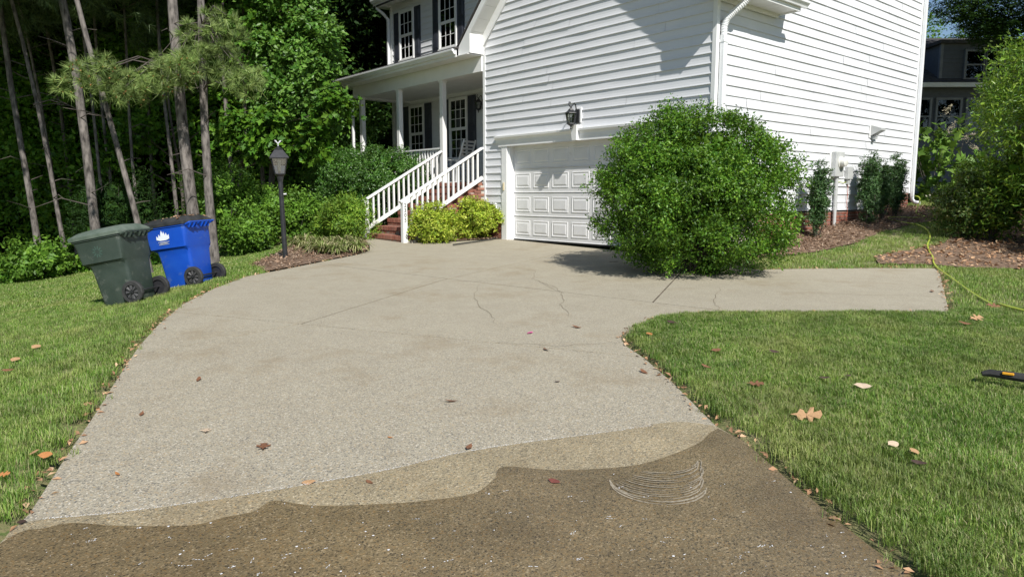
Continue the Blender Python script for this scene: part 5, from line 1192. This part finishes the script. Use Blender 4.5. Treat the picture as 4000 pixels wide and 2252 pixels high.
# sunlit broadleaf trees at the wood edge
def broadleaf(label, base, trunk_top, blobs, mat, size, group, r=.10, lobed=False, bark='bark2'):
    g0 = Vector(gz(*base)); t = thing('broadleaf_tree', label, 'tree', tuple(g0), 0, group); m = MB(); tt = Vector(trunk_top) - g0
    trunk(m, (0, 0, -.1), tt, r, r * .35, wob=.12)
    for c, rad, n in blobs:
        c = Vector(c) - g0; q = Vector((0, 0, 0)).lerp(tt, max(.15, min(.9, (c.z - .8) / max(tt.z, .1)))); m.tube([q, q.lerp(c, .55) + Vector((0, 0, .1)), c], [r * .4, r * .25, .01], n=6)
    m.build('trunk', bark, t, smooth=True); parts = []
    for c, rad, n in blobs:
        P, O, tw = crown_pts(n, rad, lobes=10, lob=.38, shell=.65, sprig=6, sprig_len=.28)
        parts.append(leaves(P + np.array(Vector(c) - g0), O * .6 + np.array([0, -.35, .55]) + rng.normal(size=O.shape) * .5, size * rng.uniform(.65, 1.25, len(P)), .6, axis=tw, lobed=lobed))
    v, f = join(parts); tag(link('crown', arr_mesh('crown', v, f, mat), t), kind='stuff'); return t
A = lambda dx, dy, Yd: atY(dx, dy, Yd)
broadleaf('sunlit green oak with dense small leaves beside the porch', (-7.0, 19.8), A(742, -260, 19.8), [(A(735, 50, 19.4), (.95, .8, 1.0), 3200), (A(790, 135, 19.2), (.80, .7, .8), 3400), (A(705, 160, 19.2), (.95, .6, .8), 2800), (A(775, 240, 19.2), (.9, .6, .8), 3000), (A(700, 275, 19.4), (.7, .5, .6), 1600), (A(700, -70, 19.6), (1.4, 1.1, 1.4), 2400), (A(850, 305, 22.6), (.85, .6, .6), 1800), (A(925, 300, 23.5), (.6, .5, .6), 900)], 'oak', .14, 'sunlit trees at the wood edge', .10)
broadleaf('yellow green sweetgum with star shaped leaves left of oak', (-7.9, 19.9), A(640, -260, 19.9), [(A(622, 335, 18.8), (.75, .5, .6), 520), (A(680, 335, 18.6), (.55, .4, .45), 360), (A(640, 95, 19.4), (.7, .6, .7), 420), (A(835, 275, 18.6), (.55, .4, .3), 240), (A(790, 350, 18.4), (.55, .4, .3), 260), (A(640, -90, 19.6), (1.3, 1, 1.3), 700)], 'gum', .20, 'sunlit trees at the wood edge', .07, lobed=True)
broadleaf('slim sapling with bright leaves between the pines', (-9.6, 20.5), A(415, -100, 20.5), [(A(585, 75, 20), (.5, .5, .5), 340), (A(400, 90, 20.2), (.55, .5, .8), 380), (A(560, 300, 20), (.6, .5, .7), 380), (A(330, 330, 19.5), (.5, .4, .3), 200), (A(300, 400, 19.5), (.5, .4, .5), 260)], 'gum', .18, 'sunlit trees at the wood edge', .05, lobed=True)
# one dark mass of wood behind: leaf crowns and stems nobody could count
def wood(name, label, spots, meshes, stems=True):
    parts = []; 
    for (x, y, z, s) in spots:
        me = meshes[int(rng.integers(len(meshes)))]; parts.append((me, (x, y, z), s))
    return parts
def cloud_scatter(name, label, spots, src_me, mat):
    P = np.array([q[:3] for q in spots]); return scatter(name, P, src_me, label, 'wood', .85, 1.5)
sp1, sp2, sp3 = [], [], []
for _ in range(230):   # back wall of leaves, left of and behind the house
    x = random.uniform(-42, 3); y = random.uniform(24, 40); z = h1(x, y) + random.uniform(0.5, 15)
    if y < 27 + max(0, (x + 9)) * 1.0 and x > -10: y = 30 + random.uniform(0, 9)
    sp1.append((x, y, z))
for _ in range(330):   # canopy roof above the view, thickened to keep the wood dark
    x = random.uniform(-34, -8.6); y = random.uniform(18.5, 36); sp2.append((x, y, random.uniform(9.5, 16)))
for _ in range(120): x = random.uniform(-27, -8.3); sp2.append((x, random.uniform(14, 19), random.uniform(9.6, 14.5)))  # loose leaf masses over the lawn edge, added to shade the wood
for _ in range(60): sp2.append((random.uniform(-8, 3), random.uniform(27, 34), random.uniform(10, 16)))  # more overhead leaves added to darken the backdrop beside the house
for _ in range(12):    # sparse mid-depth leaves, some catching light
    x = random.uniform(-18, -7.5); y = random.uniform(20.5, 25); sp3.append((x, y, h1(x, y) + random.uniform(.4, 7)))
for _ in range(46): sp1.append((random.uniform(-15, -1), random.uniform(29.5, 37), random.uniform(.3, 6)))
for _ in range(70):    # wood beyond the neighbour's house on the right and behind the house
    x = random.uniform(14, 60); y = random.uniform(48, 62); sp1.append((x, y, 1.5 + random.uniform(0, 9)))
for _ in range(24):    # left side closing the view
    x = random.uniform(-34, -21); y = random.uniform(19, 27); sp1.append((x, y, h1(x, y) + random.uniform(.5, 13)))
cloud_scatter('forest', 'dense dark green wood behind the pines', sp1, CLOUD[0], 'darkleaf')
cloud_scatter('forest_canopy', 'high leafy canopy over the wood, thickened to shade it', sp2, CLOUD[1], 'darkleaf')
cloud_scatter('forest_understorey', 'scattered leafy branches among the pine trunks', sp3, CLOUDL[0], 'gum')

# ------------------------------------------------------------------ neighbour's house on the right
nh = thing('neighbour_house', 'shaded grey house with dark shingle roof behind the hedge', 'house', (0, 0, 0))
NY = 31.0
def nx_(dx, dy, Yd=NY): q = atY(dx, dy, Yd); return q.x, q.z
x0, zr = nx_(2295, 98, NY + 4.2); xe, ze = nx_(2295, 330 / SC * 1.0, NY)
XL, XR = 15.5, 30.0; ZE = atY(2400, 212, 31.0).z; ZR = atY(2320, 97, 36.0).z; ZG = 1.6
MB().box(XL, XR, NY, NY + .2, ZG, ZE).build('wall', 'nsiding', nh)
for i in range(26):
    z = ZG + .3 + i * .17
    MB().loft([[(x, NY - .02, z), (x, NY - .001, z), (x, NY - .001, z + .17)] for x in (XL, XR)]).build('siding_course', 'nsiding', nh)
rf = MB().loft([[(XL - .3, NY - .5, ZE + .0), (XR, NY - .5, ZE + .0), (XR, NY + 5.0, ZR), (XL - .3, NY + 5.0, ZR)], [(XL - .3, NY - .5, ZE - .12), (XR, NY - .5, ZE - .12), (XR, NY + 5.0, ZR - .12), (XL - .3, NY + 5.0, ZR - .12)]]).build('roof', 'shingle', nh)
for i in range(22):
    t_ = i / 22; y = NY - .5 + 5.5 * t_; z = ZE + (ZR - ZE) * t_
    MB().loft([[(x, y, z + .004), (x, y - .01, z + .03), (x, y + .25, z + .145), (x, y + .25, z + .12)] for x in (XL - .3, XR)]).build('shingle_course', 'shingle', rf)
MB().box(XL - .3, XR, NY - .62, NY - .5, ZE - .2, ZE - .02).build('gutter', 'gutter', nh)
# dormer with paired windows, and the windows below it
dxa = atY(2362, 150, NY).x; dz0 = ZE + .05; dz1 = atY(2362, 112, NY).z
dm = MB().box(dxa, dxa + 4.2, NY - .1, NY + 4.0, ZE - .1, dz1).build('dormer', 'nsiding', nh)
MB().box(dxa - .15, dxa + 4.4, NY - .3, NY + 4.4, dz1, dz1 + .14).build('dormer_roof', 'shingle', dm)
MB().box(dxa - .02, dxa + .1, NY - .13, NY, ZE - .05, dz1).build('corner_board', 'ntrim', dm)
for i in range(int((dz1 - ZE - .05) / .17)): MB().loft([[(x, NY - .125, ZE + .02 + i * .17), (x, NY - .101, ZE + .02 + i * .17), (x, NY - .101, ZE + .19 + i * .17)] for x in (dxa + .1, dxa + 4.2)]).build('siding_course', 'nsiding', dm)
def nwin(parent, x, z0, w, h, y):
    wdw = MB().box(x, x + w, y - .03, y - .02, z0, z0 + h).build('window', 'darkroom', parent); t_ = .09
    for q in ((x - t_, x, z0 - t_, z0 + h + t_), (x + w, x + w + t_, z0 - t_, z0 + h + t_)): MB().box(q[0], q[1], y - .10, y, q[2], q[3]).build('frame', 'ntrim', wdw)
    for q in ((z0 - t_, z0), (z0 + h, z0 + h + t_), (z0 + h / 2 - .03, z0 + h / 2 + .03)): MB().box(x, x + w, y - .095, y, q[0], q[1]).build('frame', 'ntrim', wdw)
    MB().box(x, x + w, y - .05, y - .045, z0, z0 + h).build('pane', 'nglass', wdw)
wz0 = atY(2430, 198, NY).z; wh_ = atY(2430, 132, NY).z - wz0; wx = atY(2424, 160, NY).x
nwin(dm, wx, wz0, .72, wh_, NY - .13); nwin(dm, wx + .86, wz0, .72, wh_, NY - .13)
for k, x in enumerate((dxa - 1.25, dxa + .05, dxa + 1.35, dxa + 2.65)): nwin(nh, x, atY(2400, 335, NY).z, .95, atY(2400, 252, NY).z - atY(2400, 335, NY).z, NY - .025)
# trees over the neighbour's house
def big_tree(label, base, h_, spots, mes, group):
    t = thing('shade_tree', label, 'tree', gz(*base), 0, group); m = MB(); g0 = Vector(gz(*base)); trunk(m, (0, 0, -.1), (0, 0, h_), .28, .12, wob=.3)
    for c in spots: m.tube([(0, 0, h_ * .55), Vector(c[:3]) * .6 + Vector((0, 0, h_ * .3)), c[:3]], [.1, .06, .02], n=6)
    m.build('trunk', 'bark2', t, smooth=True)
    for i, c in enumerate(spots): o = link('crown', mes[i % len(mes)], t, c[:3], (0, 0, i * 2.1), (c[3],) * 3); tag(o, kind='stuff')
big_tree('dark maple overhanging the neighbouring house roof', (20.5, 25.5), 11, [(-1.8, .5, 8.6, .85), (.8, -1, 8.0, 1.0), (2.6, 0, 9.0, 1.2), (0, 1, 11.5, 1.3), (3, 2, 11, 1.3), (-1, -2, 12.5, 1.2), (4.5, -1, 7.8, 1.1), (-3, 0, 11, 1.2), (1, 0, 14, 1.3), (-2, 1, 13.5, 1.2), (3, -1, 13.5, 1.3), (-4, -1, 13, 1.2), (5.5, 0, 11, 1.3), (0, -3, 10.5, 1.2), (3, -3, 10.5, 1.2)], CLOUD, 'trees around the neighbouring house')  # high crowns above the view are added to shade the neighbour's house
mb_ = Vector(gz(20.5, 25.5)); mpl = [o for o in bpy.data.objects if o.name.startswith('shade_tree')][-1]
for i, (dx, dy, Yd, sc) in enumerate(((2500, 25, 25.0, .55), (2420, 10, 26.0, .45), (2560, 70, 25.0, .5), (2470, 70, 26.5, .35))):
    tag(link('crown', CLOUD[i % 2], mpl, atY(dx, dy, Yd) - mb_, (0, 0, i), (sc * 1.2, sc, sc * .6)), kind='stuff')
big_tree('unseen tree added beyond the right edge to shade the neighbouring house', (23.5, 17.5), 11, [(-2, 0, 9, 1.4), (1, 2, 8, 1.4), (2, -2, 9.5, 1.4), (-1, -2, 12, 1.4), (1, 1, 13, 1.4), (-3, 2, 11.5, 1.3), (3.5, 1, 11.5, 1.3), (-1, 0, 6.5, 1.2)], CLOUD, 'trees around the neighbouring house')  # stands outside the view, added to cast shade on the neighbour's house
big_tree('green tree standing behind the neighbouring house roof', (24.0, 42.0), 8, [(-4, 0, 8.5, 1.3), (0, 0, 8.0, 1.5), (3.5, 0, 8.0, 1.3)], CLOUDL, 'trees around the neighbouring house')

# ------------------------------------------------------------------ fallen leaves and petal, each one lying where it was seen
def leaf_me(kind, mat):
    o = {'oak': [(0, 0), (.06, .02), (.22, .06), (.30, .26), (.40, .24), (.42, .10), (.55, .12), (.62, .36), (.74, .34), (.72, .12), (.86, .12), (.95, .20), (1.0, .0), (.92, -.22), (.84, -.12), (.72, -.14), (.70, -.36), (.60, -.34), (.54, -.12), (.42, -.10), (.38, -.28), (.26, -.22), (.20, -.06), (.06, -.02)],
         'oval': [(0, 0), (.10, .05), (.25, .22), (.5, .32), (.75, .25), (.92, .10), (1.0, 0), (.92, -.12), (.75, -.25), (.5, -.30), (.25, -.20), (.10, -.04)],
         'curl': [(0, 0), (.15, .12), (.4, .2), (.7, .12), (1, 0), (.7, -.14), (.4, -.18), (.15, -.1)]}[kind]
    cv = {'oak': .16, 'oval': .12, 'curl': .5}[kind]; m = MB(); n = len(o)
    top = [(x - .5, y, .05 + cv * (y * y * 1.6 + (x - .5) ** 2 * .5) + .03 * math.sin(9 * x)) for x, y in o]
    m.v = top + [(0, 0, .05 + .02)] ; m.f = [(i, (i + 1) % n, n) for i in range(n)]
    me = bpy.data.meshes.new('fallen_leaf'); me.from_pydata(m.v, [], m.f); me.materials.append(M[mat]); return me
for nm, c in dict(l_tan=(.50, .30, .15), l_brown=(.22, .10, .05), l_dark=(.07, .04, .03), l_orange=(.45, .19, .06), l_pale=(.62, .48, .34), l_red=(.20, .06, .045), l_pink=(.75, .14, .35)).items(): M[nm] = plain(nm, c, tuple(x * .7 for x in c), scale=25, rough=.7)
LV = [(500, 958, .09, 'curl', 'l_brown', 'on the left half of the dry concrete'), (357, 1045, .07, 'curl', 'l_brown', 'on concrete near the left driveway edge'), (518, 1088, .085, 'oak', 'l_pale', 'flat on the left of the dry concrete'), (663, 1131, .11, 'oak', 'l_brown', 'above the foam line at left'), (295, 1195, .05, 'curl', 'l_orange', 'above the foam line at far left'), (778, 1218, .075, 'oval', 'l_tan', 'lying right on the foam line'), (930, 1218, .06, 'curl', 'l_brown', 'on the damp band of concrete'), (1135, 1013, .09, 'curl', 'l_brown', 'at the middle of the dry concrete'), (1180, 1128, .09, 'curl', 'l_brown', 'just above the foam line in the centre'), (1393, 1220, .07, 'oval', 'l_red', 'on the soaked concrete left of the swirl marks'), (1373, 881, .10, 'curl', 'l_brown', 'near the right bend of the driveway'), (1450, 825, .12, 'curl', 'l_brown', 'on the concrete beside the lawn corner'), (1333, 840, .09, 'oval', 'l_pink', 'PETAL'), (982, 1108, .04, 'curl', 'l_orange', 'in the middle above the foam line'), (1402, 965, .05, 'curl', 'l_dark', 'on concrete short of the right lawn'),
      (2027, 1073, .18, 'oak', 'l_tan', 'large and lobed in the middle of the right lawn'), (2167, 998, .12, 'oval', 'l_pale', 'wide and flat on the right lawn'), (1898, 990, .12, 'oak', 'l_brown', 'on the right lawn near the concrete'), (2073, 975, .08, 'curl', 'l_dark', 'left of the wide flat leaf on the lawn'), (2132, 970, .08, 'curl', 'l_dark', 'just behind the wide flat leaf on the lawn'), (2452, 818, .16, 'oak', 'l_tan', 'pale and lobed below the hose on the lawn'), (2425, 830, .13, 'curl', 'l_brown', 'beside the lobed one below the hose'), (2495, 782, .17, 'oak', 'l_brown', 'touching the hose at the right'), (1947, 905, .09, 'curl', 'l_dark', 'towards the back of the right lawn'), (1800, 902, .09, 'oval', 'l_brown', 'on the lawn tongue near its tip'), (2243, 1147, .08, 'oval', 'l_pale', 'upright in the right lawn'), (2296, 1167, .08, 'oval', 'l_tan', 'right of the small upright leaf'), (2310, 1195, .08, 'curl', 'l_dark', 'below the small tan leaf in the lawn'), (1632, 857, .09, 'oval', 'l_orange', 'at the very tip of the lawn tongue'), (1690, 828, .12, 'curl', 'l_dark', 'at the back of the lawn tongue tip'), (1620, 938, .10, 'curl', 'l_brown', 'on the concrete edge by the lawn tongue'), (1775, 942, .08, 'curl', 'l_brown', 'on the lawn behind the concrete edge'), (2345, 735, .13, 'curl', 'l_brown', 'in the grass right of the parking pad end'),
      (92, 885, .12, 'oval', 'l_tan', 'upper one on the left lawn'), (40, 918, .11, 'oval', 'l_tan', 'near the left picture edge on the lawn'), (22, 945, .10, 'curl', 'l_brown', 'below the tan one at left picture edge'), (90, 1167, .085, 'oval', 'l_tan', 'round and bright by the left driveway edge'), (116, 1167, .075, 'oval', 'l_orange', 'touching the round tan one by the left driveway edge'), (12, 1220, .06, 'oak', 'l_orange', 'at the lower left picture edge'), (55, 1325, .06, 'oval', 'l_dark', 'at the left end of the foam line')]
LC = dict(l_tan='tan', l_brown='brown', l_dark='dark brown', l_orange='orange', l_pale='pale', l_red='red brown', l_pink='pink'); lme = {}
inD = lambda x, y: bool(inpoly(np.array([x]), np.array([y]), DRIVE)[0])
for i, (dx, dy, sz, kind, mat, where) in enumerate(LV):
    g_ = on_ground(dx, dy); 
    if (kind, mat) not in lme: lme[(kind, mat)] = leaf_me(kind, mat)
    dz = .004 if inD(g_.x, g_.y) else .062 if (g_.x > 0 and g_.y < 7.6) else .045
    if inpoly(np.array([g_.x]), np.array([g_.y]), wet)[0]: dz = .010
    o = link('fallen_leaf' if where != 'PETAL' else 'fallen_petal', lme[(kind, mat)], None, (g_.x, g_.y, g_.z + dz), (random.gauss(0, .1), random.gauss(0, .1), random.uniform(0, 6.28)) if dz < .03 else (random.uniform(.2, .5), random.gauss(0, .12), random.gauss(0, .5)), (sz, sz, sz))
    if where == 'PETAL': tag(o, 'small pink flower petal lying alone on the driveway', 'petal')
    else: tag(o, '%s dry leaf %s' % (LC[mat], where), 'leaf', 'fallen leaves')
